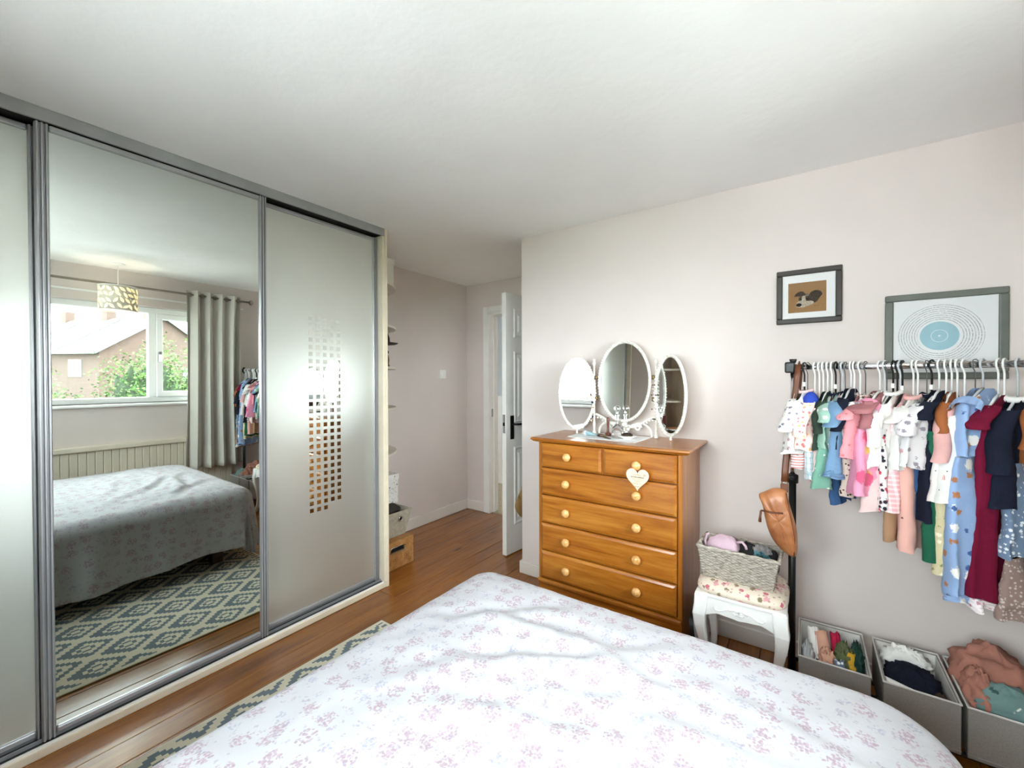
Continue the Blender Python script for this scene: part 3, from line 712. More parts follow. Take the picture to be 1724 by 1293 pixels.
def necklace(nm, label, x, y, z0, ln, cols, mats, r=.0045):
    t = thing(nm, label, 'necklace', (x, y, z0 - ln))
    n = 16
    for q, mt in enumerate(mats):
        m = MB()
        for k in range(n):
            if k % len(mats) != q: continue
            a = 2 * PI * k / n; m.sphere((.012 * math.sin(a), -.004 * math.cos(a) - .002, ln * (.5 + .5 * math.cos(a))), r, 8, 6)
        m.build('beads', mt, t, smooth=True)
plain('bead_navy', (36, 42, 76), .25); plain('bead_amber', (176, 132, 92), .3); plain('bead_pearl', (226, 214, 196), .25); plain('bead_brown', (92, 60, 44), .3)
necklace('bead_necklace', 'necklace of navy and amber beads on the left mirror post', 1.172, -.112, 1.246, .155, 0, ['bead_navy', 'bead_amber', 'bead_pearl'], .0065)
necklace('bead_necklace', 'fine pearl and brown bead necklace on the right mirror post', 1.538, -.112, 1.31, .20, 0, ['bead_pearl', 'bead_brown'], .0042)

g = G('clear_glass', (250, 250, 250), .02); g.b.inputs['Transmission Weight'].default_value = .92; g.b.inputs['IOR'].default_value = 1.4; reg(g)
pb = thing('perfume_bottle', 'tall clear glass scent bottle with a round stopper', 'bottle', (1.352, -.165, CT + .0016))
MB().lathe([(.026, 0), (.029, .006), (.030, .03), (.027, .05), (.012, .066), (.009, .075), (.0088, .11), (.012, .118), (.0125, .124)], 20).build('bottle_body', 'clear_glass', pb, smooth=True)
MB().lathe([(.006, .124), (.007, .134), (.005, .140), (.016, .150), (.018, .160), (.014, .170), (.003, .174)], 16).build('stopper', 'clear_glass', pb, smooth=True)
plain('brush_wood', (96, 44, 26), .35, coat=.3); plain('bristle', (52, 36, 28), .8)
br = thing('wooden_hand_brush', 'small dark wooden brush standing upright beside the scent bottle', 'brush', (1.292, -.15, CT + .0016))
MB().lathe([(.019, 0), (.020, .006), (.016, .014), (.007, .022), (.006, .05), (.008, .08), (.009, .095), (.006, .104), (.001, .106)], 14).build('handle', 'brush_wood', br, smooth=True)
MB().lathe([(.016, -.0), (.017, .003)], 12).build('bristle_pad', 'bristle', br)
plain('dish_white', (240, 238, 234), .25)
ds = thing('trinket_dish', 'shallow white dish on the doily in front of the mirror', 'dish', (1.425, -.215, CT + .0016))
MB().lathe([(.02, 0), (.022, .003), (.046, .014), (.050, .019), (.047, .019), (.022, .006), (.001, .005)], 26).build('dish', 'dish_white', ds, smooth=True)
plain('dark_jewel', (38, 30, 26), .35, metal=.4)
jt = thing('tangled_bracelets', 'dark tangled bracelets heaped in the white dish', 'bracelets', (1.425, -.215, CT + .009))
for k in range(5):
    MB().tube([(.026 * math.cos(a) + .004 * math.sin(k * 2), .024 * math.sin(a), .009 + .004 * k * .6 + .003 * math.sin(a * 2 + k)) for a in [2 * PI * q / 18 for q in range(18)]], .0026, 6, closed=True).build('bracelet', ['dark_jewel', 'brass_dull', 'dark_jewel', 'bead_brown', 'dark_jewel'][k], jt, smooth=True)
plain('tube_blue', (176, 214, 224), .35); plain('tube_cap', (236, 240, 242), .3)
tb = thing('cream_tube', 'pale blue and white cosmetic tube lying on the doily', 'tube', (1.225, -.215, CT + .0016), math.radians(-28))
MB().grid(lambda u, t: ((t - .5) * .09, (.014 * (1 - t * .1)) * math.cos(2 * PI * u), .0125 + .0125 * (1 - .85 * t) * math.sin(2 * PI * u)), 16, 10, True).build('tube_body', 'tube_blue', tb, smooth=True)
MB().lathe([(.0135, -.075), (.0135, -.046), (.008, -.044)], 14, (0, 0, .0125), 'X').build('cap', 'tube_cap', tb, smooth=True)
plain('comb_brown', (84, 56, 44), .4)
cm = thing('eyebrow_tweezers', 'dark slim metal tweezers lying on the doily', 'tweezers', (1.325, -.255, CT + .0016), math.radians(-38))
for s_ in (-1, 1): MB().tube([(-.045, 0, .004), (0, s_ * .005, .004), (.045, s_ * .002, .004)], [.003, .0035, .0015], 6).build('arm', 'comb_brown', cm, smooth=True)
ct = thing('lipstick_tube', 'short dark lipstick tube lying beside the blue cosmetic tube', 'lipstick', (1.285, -.225, CT + .0016), math.radians(-20))
MB().lathe([(.009, -.025), (.0095, 0), (.0095, .002), (.008, .003), (.008, .022)], 12, (0, 0, .0095), 'X').build('case', 'comb_brown', ct, smooth=True)
MB().lathe([(.0082, .022), (.007, .03), (.003, .034)], 12, (0, 0, .0095), 'X').build('tip', 'brass_dull', ct, smooth=True)

# ================================================================== PICTURES
plain('frame_dark_brown', (44, 37, 31), .5, var=.08); plain('frame_inner_rust', (92, 52, 34), .5); plain('mount_white', (244, 243, 240), .8, var=0)
plain('frame_green_grey', (98, 102, 94), .45, var=.05)
def picture(nm, label, x0, x1, z0, z1, fw, fmat):
    t = thing(nm, label, 'picture', ((x0 + x1) / 2, -.001, z0)); w, h = (x1 - x0) / 2, z1 - z0
    for lo, hi in (((-w, -.018, 0), (w, 0, fw)), ((-w, -.018, h - fw), (w, 0, h)), ((-w, -.018, fw), (-w + fw, 0, h - fw)), ((w - fw, -.018, fw), (w, 0, h - fw))): MB().box(lo, hi).build('frame_bar', fmat, t, bevel=.004)
    MB().box((-w + fw - .003, -.006, fw - .003), (w - fw + .003, -.002, h - fw + .003)).build('backing', 'mount_white', t)
    MB().box((-w + fw - .003, -.0112, fw - .003), (w - fw + .003, -.0105, h - fw + .003)).build('glazing', 'picture_pane', t)
    return t, w, h
p1, w, h = picture('framed_dog_portrait', 'small dark framed pastel of a resting dog on brown paper', 2.092, 2.342, 1.594, 1.847, .024, 'frame_dark_brown')
g = G('brown_paper', (160, 122, 80), .9, spec=.1); g.color(g.mix(g.noise(g.coord('Object'), 120, 4), (150, 112, 72), (172, 134, 92))); reg(g)
MB().box((-.078, -.0072, .052), (.068, -.006, .192)).build('paper', 'brown_paper', p1)
def sketch(nm, c1, c2): g = G(nm, c1, .95, spec=.05); g.color(g.mix(g.step(g.noise(g.coord('Object', (300, 1, 120)), 1.0, 3, .6), .40, .62), c1, c2)); return reg(g)
sketch('pastel_dark', (52, 46, 42), (96, 84, 72)); sketch('pastel_grey', (112, 100, 88), (150, 136, 116)); sketch('pastel_light', (206, 196, 180), (160, 142, 118)); sketch('pastel_black', (30, 26, 24), (50, 44, 40))
def blob(nm, pts, y, mat):
    q = []
    n = len(pts)
    for i in range(n):
        a, b, c, d = [Vector(pts[(i + k - 1) % n]) for k in range(4)]
        for t in (0, .25, .5, .75): q.append(tuple(.5 * ((2 * b) + (c - a) * t + (2 * a - 5 * b + 4 * c - d) * t * t + (3 * b - a - 3 * c + d) * t ** 3)))
    MB().prism(q, y, y - .00025).build(nm, mat, p1)
def cp(pts): return [((x - 314) * .00059 - .005, .122 - (y - 305) * .00060) for x, y in pts]
blob('drawn_head', cp([(262, 318), (276, 292), (300, 276), (330, 284), (356, 312), (366, 340), (345, 362), (310, 352), (280, 340)]), -.0073, 'pastel_grey')
blob('drawn_ear', cp([(328, 292), (342, 268), (372, 257), (400, 267), (412, 290), (397, 314), (378, 344), (356, 352), (340, 330)]), -.0076, 'pastel_dark')
blob('drawn_ear', cp([(231, 293), (248, 268), (278, 257), (300, 272), (302, 292), (284, 298), (262, 296)]), -.0076, 'pastel_dark')
blob('drawn_cheek', cp([(304, 306), (326, 298), (350, 316), (362, 340), (340, 348), (316, 336)]), -.0079, 'pastel_dark')
blob('drawn_cheek', cp([(262, 306), (276, 300), (284, 312), (276, 328), (262, 330)]), -.0079, 'pastel_dark')
blob('drawn_blaze', cp([(284, 296), (300, 294), (306, 316), (304, 340), (286, 340), (280, 318)]), -.0080, 'pastel_light')
blob('drawn_muzzle', cp([(242, 362), (252, 340), (276, 328), (306, 336), (342, 336), (360, 348), (348, 364), (318, 374), (286, 384), (252, 380)]), -.0082, 'pastel_light')
blob('drawn_nose', cp([(243, 360), (256, 349), (274, 352), (281, 364), (266, 375), (248, 372)]), -.0085, 'pastel_black')
blob('drawn_eye', cp([(306, 320), (316, 314), (326, 320), (316, 326)]), -.0085, 'pastel_black')
blob('drawn_eye', cp([(268, 318), (274, 313), (280, 318), (274, 323)]), -.0085, 'pastel_black')
MB().tube([(.022, -.0074, .078), (.028, -.0074, .082), (.030, -.0074, .077), (.036, -.0074, .081), (.042, -.0074, .079)], .0006, 4).build('signature', 'pastel_dark', p1)

p2, w, h = picture('framed_lyric_print', 'large grey-green framed print of words spiralling round a teal disc', 2.487, 2.844, 1.332, 1.686, .027, 'frame_green_grey')
g = G('lyric_paper', (246, 246, 246), .8, spec=.2)
sp = g.n('ShaderNodeSeparateXYZ'); g.t.links.new(g.coord('Object'), sp.inputs[0])
px_, pz_ = g.math('SUBTRACT', sp.outputs[0], -.011), g.math('SUBTRACT', sp.outputs[2], .176)
rr = g.math('SQRT', g.math('ADD', g.math('MULTIPLY', px_, px_), g.math('MULTIPLY', pz_, pz_))); an = g.math('ARCTAN2', pz_, px_)
sr = g.math('ADD', g.math('DIVIDE', rr, .0082), g.math('DIVIDE', an, 2 * PI))
turn = g.math('FLOOR', sr); fr = g.math('FRACT', sr)
cv = g.n('ShaderNodeCombineXYZ'); g.t.links.new(g.math('MULTIPLY', an, g.math('MULTIPLY', turn, 2.6)), cv.inputs[0]); g.t.links.new(g.math('MULTIPLY', turn, 7.3), cv.inputs[1])
wd_ = g.noise(cv.outputs[0], 1.6, 3, .8)
ink = g.math('MULTIPLY', g.math('MULTIPLY', g.math('GREATER_THAN', fr, .36), g.math('LESS_THAN', fr, .68)), g.math('MULTIPLY', g.math('GREATER_THAN', wd_, .47), g.math('MULTIPLY', g.math('GREATER_THAN', rr, .066), g.math('LESS_THAN', rr, .128))))
col = g.mix(g.math('MULTIPLY', ink, .75), (246, 246, 246), (120, 122, 124))
disc = g.math('LESS_THAN', rr, .058); ringm = g.math('MULTIPLY', g.math('GREATER_THAN', rr, .0235), g.math('LESS_THAN', rr, .0255)); hole = g.math('LESS_THAN', rr, .004)
teal = g.mix(g.noise(g.coord('Object'), 22, 3), (140, 190, 204), (176, 212, 222))
col = g.mix(disc, col, g.mix(g.math('MAXIMUM', ringm, hole), teal, (232, 242, 246))); g.color(col); reg(g)
MB().box((-w + .027, -.0075, .027), (w - .027, -.006, h - .027)).build('print', 'lyric_paper', p2)
# ================================================================== STOOL, BASKET
plain('stool_white', (238, 238, 236), .4, var=.02)
printed('rose_upholstery', (236, 222, 204), [(22, .44, .5, (222, 164, 168), -.1, .5), (34, .34, .5, (196, 104, 122), -.1, .35), (34, .34, .7, (140, 124, 96), .5, .85), (60, .3, .6, (196, 150, 140), .2, .7)], weave=.05)
sx, sy = 1.990, -.355
stl = thing('dressing_stool', 'white carved dressing stool with a rose-print padded seat', 'stool', (sx, sy, 0))
HX, HY = .165, .150
def padfn(u, t):
    a = 2 * PI * u; c, s_ = math.cos(a), math.sin(a); k = (abs(c) ** 5 + abs(s_) ** 5) ** (-1 / 5)
    rr_ = [.0, .35, .7, .92, 1.0, 1.02, .99, .96][int(t)]; zz = [.482, .481, .478, .470, .458, .445, .436, .432][int(t)]
    return (HX * 1.0 * c * k * rr_, HY * s_ * k * rr_, zz)
m = MB(); NU = 48
for j in range(8):
    for i in range(NU): m.v.append(padfn(i / NU, j))
for j in range(7):
    for i in range(NU): m.f.append((j * NU + i, j * NU + (i + 1) % NU, (j + 1) * NU + (i + 1) % NU, (j + 1) * NU + i))
m.build('seat_pad', 'rose_upholstery', stl, smooth=True)
MB().box((-HX, -HY, .418), (HX, HY, .432)).build('seat_board', 'stool_white', stl, bevel=.005)
def apron(L):
    pts = [(-L, .418), (-L, .335)]
    for k in range(33):
        t = k / 32; x = -L + 2 * L * t; z = .335 + .030 * math.sin(PI * t) ** .8 - .020 * math.exp(-((t - .5) / .10) ** 2) - .006 * math.cos(t * 6 * PI) * math.sin(PI * t)
        pts.append((x, z))
    return pts + [(L, .335), (L, .418)]
for s_ in (-1, 1):
    MB().prism(apron(HX - .03), s_ * (HY - .012) - .007, s_ * (HY - .012) + .007, 'XZ').build('apron', 'stool_white', stl, bevel=.001, seg=1)
    MB().prism(apron(HY - .03), s_ * (HX - .012) - .007, s_ * (HX - .012) + .007, 'YZ').build('apron', 'stool_white', stl, bevel=.001, seg=1)
m = MB()
for s_ in (-1, 1):
    m.tube([(s_ * (.012 + .020 * math.cos(a) * (1 - a / 9)), -HY + .003, .383 + .010 * math.sin(a)) for a in [k * .4 for k in range(16)]], .0028, 6)
    m.tube(bez((s_ * .02, -HY + .003, .385), (s_ * .045, -HY + .003, .400), (s_ * .055, -HY + .003, .368), (s_ * .085, -HY + .003, .372), 10) + [Vector((s_ * .092, -HY + .003, .380)), Vector((s_ * .086, -HY + .003, .386))], .0026, 6)
for k in range(5): m.sphere((.009 * math.cos(k * 1.256), -HY + .003, .384 + .009 * math.sin(k * 1.256)), .005, 7, 5)
m.build('carving', 'stool_white', stl, smooth=True)
for ax in (-1, 1):
    for ay in (-1, 1):
        # cabriole leg: square section following an S curve
        m = MB(); prof = [(.425, .026, 0.0), (.38, .026, .002), (.34, .025, .008), (.29, .021, .006), (.22, .017, -.004), (.14, .014, -.010), (.07, .013, -.006), (.03, .015, .004), (.0, .019, .010)]
        for (z, hw, o) in prof:
            cx_, cy_ = ax * (HX - .024 + o), ay * (HY - .024 + o); m.v += [(cx_ - hw, cy_ - hw, z), (cx_ + hw, cy_ - hw, z), (cx_ + hw, cy_ + hw, z), (cx_ - hw, cy_ + hw, z)]
        for r in range(len(prof) - 1):
            for k in range(4): m.f.append((r * 4 + k, r * 4 + (k + 1) % 4, r * 4 + 4 + (k + 1) % 4, r * 4 + 4 + k))
        m.f += [(0, 1, 2, 3), tuple(len(prof) * 4 - 1 - k for k in range(4))]
        m.build('leg', 'stool_white', stl, bevel=.006)

g = G('wicker', (176, 168, 156), .75, spec=.2); v = g.coord('Object', (30, 30, 160)); nz = g.noise(v, 1.5, 3); g.color(g.ramp(nz, [(.3, (120, 112, 102)), (.5, (176, 168, 156)), (.75, (208, 202, 192))])); g.bump(nz, .3, .002); reg(g)
bx0, bz = 1.978, .4825
bk = thing('wicker_basket', 'grey woven wicker basket standing on the rose-print stool', 'basket', (bx0, -.365, bz), math.radians(-2))
BA, BB, BH = .150, .088, .128      # top half sizes
def bask_side(face):
    def fn(u, t):
        k = .87 + .13 * t; a, b = BA * k, BB * k
        if face in (0, 2): x = (u * 2 - 1) * a; y = -b; n = (0, -1); L = 2 * a
        else: x = -a; y = (u * 2 - 1) * b; n = (-1, 0); L = 2 * b
        st = u * L / .0125; row = t * BH / .0058
        w = .0022 * math.sin(PI * st + PI * math.floor(row)) + .0018 * abs(math.sin(PI * row)) - .001
        x += n[0] * w; y += n[1] * w
        if face == 2: y = -y; x = -x
        if face == 3: x = -x; y = -y
        return (x, y, t * BH)
    return fn
for f_ in range(4): MB().grid(bask_side(f_), 96 if f_ % 2 == 0 else 60, 89).build('woven_side', 'wicker', bk, smooth=True, recalc=False).modifiers.new('Solidify', 'SOLIDIFY').thickness = -.004
MB().box((-BA * .86, -BB * .86, 0), (BA * .86, BB * .86, .004)).build('base', 'wicker', bk)
rp = []
for k in range(160):
    t = k / 160 * 4; e_ = int(t); q = t - e_; A, B = BA + .002, BB + .002
    c4 = [(-A, -B), (A, -B), (A, B), (-A, B)]; a, b = c4[e_], c4[(e_ + 1) % 4]; rp.append((a[0] + (b[0] - a[0]) * q, a[1] + (b[1] - a[1]) * q, BH + .002 * math.sin(k * .9)))
m = MB().tube(rp, .0055, 6, closed=True); m.tube([(p[0] * 1.012, p[1] * 1.02, BH - .003 + .003 * math.sin(k * 1.3 + 2)) for k, p in enumerate(rp)], .0042, 6, closed=True)
m.build('rim', 'wicker', bk, smooth=True)

def lump(nm, label, cat, loc, size, mat, rough=.18, seed=0.0, freq=2.6, rz=0.0, parent=None, group=None, sq=1.0):
    """folded cloth bundle: displaced ellipsoid with a flat underside"""
    m = MB(); nu, nv = 40, 24
    for j in range(nv + 1):
        for i in range(nu):
            a = 2 * PI * i / nu; b = PI * j / nv
            ca, sa = math.cos(a), math.sin(a)
            if sq != 1.0: ca = math.copysign(abs(ca) ** sq, ca); sa = math.copysign(abs(sa) ** sq, sa)
            d = Vector((math.sin(b) * ca, math.sin(b) * sa, -math.cos(b)))
            f_ = 1 + rough * fbm(d.x * freq + seed, d.y * freq + seed * 2, d.z * freq, 4) - rough * .9 * abs(math.sin(fbm(d.x * freq * .8 + seed, d.y * freq * 1.6, d.z + seed, 2) * 6)) * .5
            p = Vector((d.x * size[0] * f_, d.y * size[1] * f_, d.z * size[2] * f_))
            p.z = max(p.z, -size[2] * .7); m.v.append((p.x, p.y, p.z + size[2] * .7))
    for j in range(nv):
        for i in range(nu): m.f.append((j * nu + i, j * nu + (i + 1) % nu, (j + 1) * nu + (i + 1) % nu, (j + 1) * nu + i))
    o = m.build(nm, mat, parent, smooth=True, loc=loc, rot=(0, 0, rz))
    if label: tag(o, label, cat, group)
    return o
plain('pink_towelling', (206, 176, 190), .95, var=.05, bump=.5, bscale=200, bdist=.004); plain('teal_net', (82, 132, 142), .8, var=.15, vscale=60, bump=.8, bscale=90, bdist=.008)
plain('grey_net', (120, 116, 116), .8, var=.15, vscale=60); plain('black_cloth', (22, 22, 25), .9, var=.15, bump=.3, bscale=60)
pw = thing('hair_wrap', 'dusty pink towelling hair wrap with a loop in the wicker basket', 'towel wrap', (1.918, -.380, bz + .078), math.radians(-6))
lump('wrap_body', None, None, (0, 0, 0), (.066, .046, .055), 'pink_towelling', .10, 3.1, 1.6, parent=pw, sq=.7)
MB().tube([(.052, -.01, .075), (.075, -.012, .082), (.088, -.014, .070), (.092, -.014, .056)], .0055, 8).build('loop', 'pink_towelling', pw, smooth=True)
MB().tube([(-.064, -.025, .03), (-.068, -.03, .06), (-.060, -.03, .09), (-.05, -.03, .094)], .005, 8).build('piping', 'pink_towelling', pw, smooth=True)
lump('black_pouch', 'black cloth pouch between the pink wrap and the teal puff', 'pouch', (2.010, -.36, bz + .045), (.045, .058, .062), 'black_cloth', .12, 1.7)
tp = thing('teal_bath_puff', 'teal net bath puff with a grey ruffle in the basket', 'bath puff', (2.062, -.390, bz + .070))
for k in range(14):
    a = k * 2.4; MB().grid(lambda u, t, a=a, k=k: (t * .032 * math.cos(2 * PI * u) * math.cos(a) + .006 * math.sin(2 * PI * u * 7 + k) * t, t * .032 * math.cos(2 * PI * u) * math.sin(a) - .005 * t * math.sin(2 * PI * u * 6), .035 + t * .032 * math.sin(2 * PI * u) + .005 * t * math.sin(2 * PI * u * 9 + k)), 48, 4, True).build('net_frill', 'teal_net', tp, smooth=True)
MB().grid(lambda u, t: ((.012 + .026 * t) * math.cos(PI * u) , -.012 + .02 * t, .055 + (.012 + .022 * t) * math.sin(PI * u) + .004 * math.sin(u * 40) * t), 40, 5).build('ruffle', 'grey_net', tp, smooth=True)
lump('dark_bundle', 'dark bundle at the right end of the wicker basket', 'bundle', (2.103, -.36, bz + .045), (.022, .05, .052), 'black_cloth', .12, 6.2)

# slab leaning behind the stool
plain('scale_grey', (176, 180, 184), .35)
bs = thing('propped_panel', 'pale grey panel with a black rounded edge propped against the chest behind the stool', 'panel', (1.822, -.27, 0.002), 0)
MB().prism([(.13 * math.copysign(abs(math.cos(2 * PI * k / 40)) ** .5, math.cos(2 * PI * k / 40)), .13 + .13 * math.copysign(abs(math.sin(2 * PI * k / 40)) ** .5, math.sin(2 * PI * k / 40))) for k in range(40)], -.008, .008, 'YZ').build('edge', 'black_plastic', bs, rot=(0, math.radians(-9), 0), loc=(0.0, 0, 0))
MB().prism([(.122 * math.copysign(abs(math.cos(2 * PI * k / 40)) ** .5, math.cos(2 * PI * k / 40)), .13 + .122 * math.copysign(abs(math.sin(2 * PI * k / 40)) ** .5, math.sin(2 * PI * k / 40))) for k in range(40)], .008, .012, 'YZ').build('platform', 'scale_grey', bs, rot=(0, math.radians(-9), 0))

# ================================================================== CLOTHES RAIL
RY, RZ = -.285, 1.383
rk = thing('clothes_rail', 'black and chrome clothes rail full of children\'s clothes', 'clothes rail', (2.5, RY, 0))
def rx(x): return x - 2.5
MB().tube([(rx(2.165), 0, RZ), (rx(2.875), 0, RZ)], .0125, 16).build('rail', 'chrome', rk, smooth=True)
MB().box((rx(2.136), -.017, RZ - .024), (rx(2.172), .017, RZ + .022)).build('end_cap', 'black_plastic', rk, bevel=.006)
MB().box((rx(2.866), -.017, RZ - .024), (rx(2.892), .017, RZ + .022)).build('end_cap', 'black_plastic', rk, bevel=.006)
for x in (2.165, 2.876):
    MB().tube([(rx(x), 0, .80), (rx(x), 0, RZ)], .0095, 14).build('inner_tube', 'chrome', rk, smooth=True)
    MB().tube([(rx(x), 0, .03), (rx(x), 0, .905)], .0135, 14).build('post', 'black_metal', rk, smooth=True)
    MB().lathe([(.014, .895), (.021, .898), (.021, .93), (.014, .934)], 16, (rx(x), 0, 0)).tube([(rx(x), 0, .915), (rx(x), -.034, .915)], .008, 10).build('collar', 'black_plastic', rk, smooth=True)
    MB().box((rx(x) - .016, -.19, .012), (rx(x) + .016, .19, .044)).build('foot', 'black_metal', rk, bevel=.006)
    MB().lathe([(.016, 0.0), (.02, .006), (.02, .012)], 12, (rx(x), -.165, 0)).lathe([(.016, 0.0), (.02, .006), (.02, .012)], 12, (rx(x), .165, 0)).build('caster', 'black_plastic', rk, smooth=True)
    MB().tube([(rx(x), 0, RZ + .018), (rx(x), 0, RZ + .034)], [.010, .014], 12).build('knob', 'black_plastic', rk, smooth=True)
for y in (-.12, .04, .14): MB().tube([(rx(2.165), y, .075), (rx(2.876), y, .075)], .009, 10).build('shelf_bar', 'black_metal', rk, smooth=True)
for x in (2.165, 2.876): MB().box((rx(x) - .01, -.13, .066), (rx(x) + .01, .15, .084)).build('shelf_end', 'black_metal', rk, bevel=.004)

# ------------------------------------------------------------------ cloth patterns
def pl_(nm, c, **k): return plain(nm, c, .9, var=.04, bump=.25, bscale=35, bdist=.01, spec=.15, **k)
pl_('c_white', (240, 239, 236)); pl_('c_cream', (236, 226, 210)); pl_('c_navy', (28, 32, 48)); pl_('c_black', (24, 24, 28)); pl_('c_pinkplain', (226, 176, 172)); pl_('c_blush', (232, 204, 202))
pl_('c_maroon', (112, 20, 50)); pl_('c_green', (36, 96, 72)); pl_('c_dkgreen', (52, 66, 56)); pl_('c_royal', (52, 76, 178)); pl_('c_denim', (112, 144, 176)); pl_('c_jeans', (58, 88, 130)); pl_('c_tan', (176, 138, 108)); pl_('c_rust', (164, 98, 58)); pl_('c_mauve', (168, 112, 116)); pl_('c_magenta', (194, 76, 112)); pl_('c_olivegrey', (96, 98, 82)); pl_('c_salmon', (176, 122, 106)); pl_('c_mustard', (206, 160, 52)); pl_('c_olive', (104, 112, 78)); pl_('c_forest', (44, 74, 66)); pl_('c_crimson', (190, 40, 76)); pl_('c_peachtan', (214, 164, 142)); pl_('c_palegrey', (196, 198, 202))
printed('p_whitefloral', (240, 238, 234), [(34, .36, .6, (128, 126, 142), -.1, .5), (30, .32, .6, (190, 146, 156), .45, .85)])
printed('p_peachfloral', (240, 210, 200), [(40, .36, .5, (206, 112, 116), -.1, .5), (46, .30, .5, (220, 168, 90), .4, .8)])
printed('p_mintstar', (116, 164, 146), [(32, .24, .3, (232, 238, 230), -.1, .6)])
printed('p_greenflower', (150, 186, 170), [(26, .36, .5, (240, 240, 236), -.1, .6)])
printed('p_pinkdot', (236, 156, 164), [(36, .26, .15, (206, 116, 122), -.1, .75)])
printed('p_pinkyellow', (240, 156, 186), [(14, .34, .4, (236, 190, 90), -.1, .35), (12, .36, .4, (222, 92, 128), .6, .95), (20, .22, .4, (246, 214, 224), .3, .6)])
printed('p_leopard', (214, 196, 184), [(60, .40, .5, (70, 52, 48), -.1, .8)])
printed('p_bwred', (236, 232, 230), [(38, .42, .6, (46, 44, 56), -.1, .5), (34, .36, .5, (196, 70, 96), .55, .9)])
printed('p_pinkspeck', (234, 182, 170), [(20, .16, .2, (110, 70, 70), -.1, .6)])
printed('p_greyscript', (226, 224, 226), [(30, .40, .8, (150, 140, 152), -.1, .6), (22, .30, .8, (204, 150, 156), .6, .95)])
printed('p_blackfloral', (30, 30, 38), [(34, .36, .6, (214, 196, 204), -.1, .5), (26, .2, .5, (120, 96, 110), .5, .8)])
printed('p_whitedot', (242, 240, 236), [(32, .13, .05, (84, 96, 106), -.1, .75)])
printed('p_creamleaf', (216, 204, 164), [(30, .38, .7, (138, 144, 96), -.1, .55), (24, .28, .6, (238, 230, 206), .5, .9)])
printed('p_bluebird', (150, 178, 220), [(17, .36, .5, (240, 240, 238), -.1, .62), (19, .24, .4, (176, 120, 84), .4, .75), (22, .24, .4, (70, 96, 150), .1, .4)])
printed('p_bluewhite', (112, 132, 158), [(50, .40, .7, (228, 232, 236), -.1, .7)])
printed('p_brownlace', (150, 128, 120), [(70, .40, .6, (200, 186, 178), -.1, .6)])
printed('p_whitepinkhem', (236, 226, 228), [(44, .36, .6, (200, 140, 156), -.1, .6)])
printed('p_greylace', (168, 150, 158), [(60, .4, .6, (214, 202, 206), -.1, .6)])
printed('p_tealdaisy', (112, 142, 140), [(14, .32, .3, (240, 240, 232), -.1, .6), (20, .32, .5, (62, 92, 86), .4, .8)])
striped('p_stripe', (238, 228, 224), (206, 138, 136), .0105); striped('p_greystripe', (236, 236, 234), (120, 130, 136), .006, 2)
checked('p_check', (240, 240, 238), (160, 176, 190), .03); checked('p_plaid', (236, 176, 180), (248, 226, 226), .016, .4); checked('p_denimgrid', (232, 240, 244), (150, 190, 200), .022)

CAMX, CAMY = 2.2085, -2.4114
def frame_at(x, beta):
    """garment axis: u points towards the room (and swings left by beta), v is its face normal"""
    v = Vector((x - CAMX, RY - CAMY, 0)).normalized(); p = Vector((v.y, -v.x, 0))
    u = -v * math.cos(beta) - p * math.sin(beta)
    return math.atan2(u.y, u.x)
def shell(W, T, L, top=0.0, neck=.045, flare=1.0, folds=3.0, amp=.010, sway=(0, 0), seed=0.0, waist=None, n=22, mdiv=44, slope=.045, hemwave=.006, sq=.75, topw=1.0):
    """flattened tube of cloth hanging from a sloping shoulder line; x = across, y = face normal, z down from 0"""
    m = MB()
    for j in range(n + 1):
        s_ = j / n; z = -L * s_ ** 1.0
        k = topw + (flare - topw) * s_ ** .75
        if waist: k *= 1 - waist[1] * math.exp(-((s_ - waist[0]) / .12) ** 2)
        Wj = W * k; Tj = T * (.55 + .45 * min(1, s_ * 3)) * (1 + .5 * (flare - 1) * s_)
        for i in range(mdiv):
            a = 2 * PI * i / mdiv; c, q = math.cos(a), math.sin(a)
            x = Wj * math.copysign(abs(c) ** sq, c); y = Tj * math.copysign(abs(q) ** .8, q)
            fold = amp * (s_ ** .8) * math.sin(folds * PI * x / max(Wj, 1e-4) + seed * 3 + s_ * 1.2)
            zz = z
            if s_ < .25:   # shoulder slope
                zz -= slope * (min(1, max(0, abs(x) - neck) / max(W * topw - neck, .01))) * (1 - s_ / .25)
            zz += hemwave * math.sin(folds * PI * x / max(Wj, 1e-4) * 1.0 + seed) * s_
            m.v.append((x + sway[0] * s_ ** 1.5 + .004 * fbm(s_ * 3 + seed, x * 9), y + fold + sway[1] * s_ ** 1.5 + .006 * fbm(x * 12 + seed, s_ * 5, seed), zz + top))
    for j in range(n):
        for i in range(mdiv): m.f.append((j * mdiv + i, j * mdiv + (i + 1) % mdiv, (j + 1) * mdiv + (i + 1) % mdiv, (j + 1) * mdiv + i))
    return m
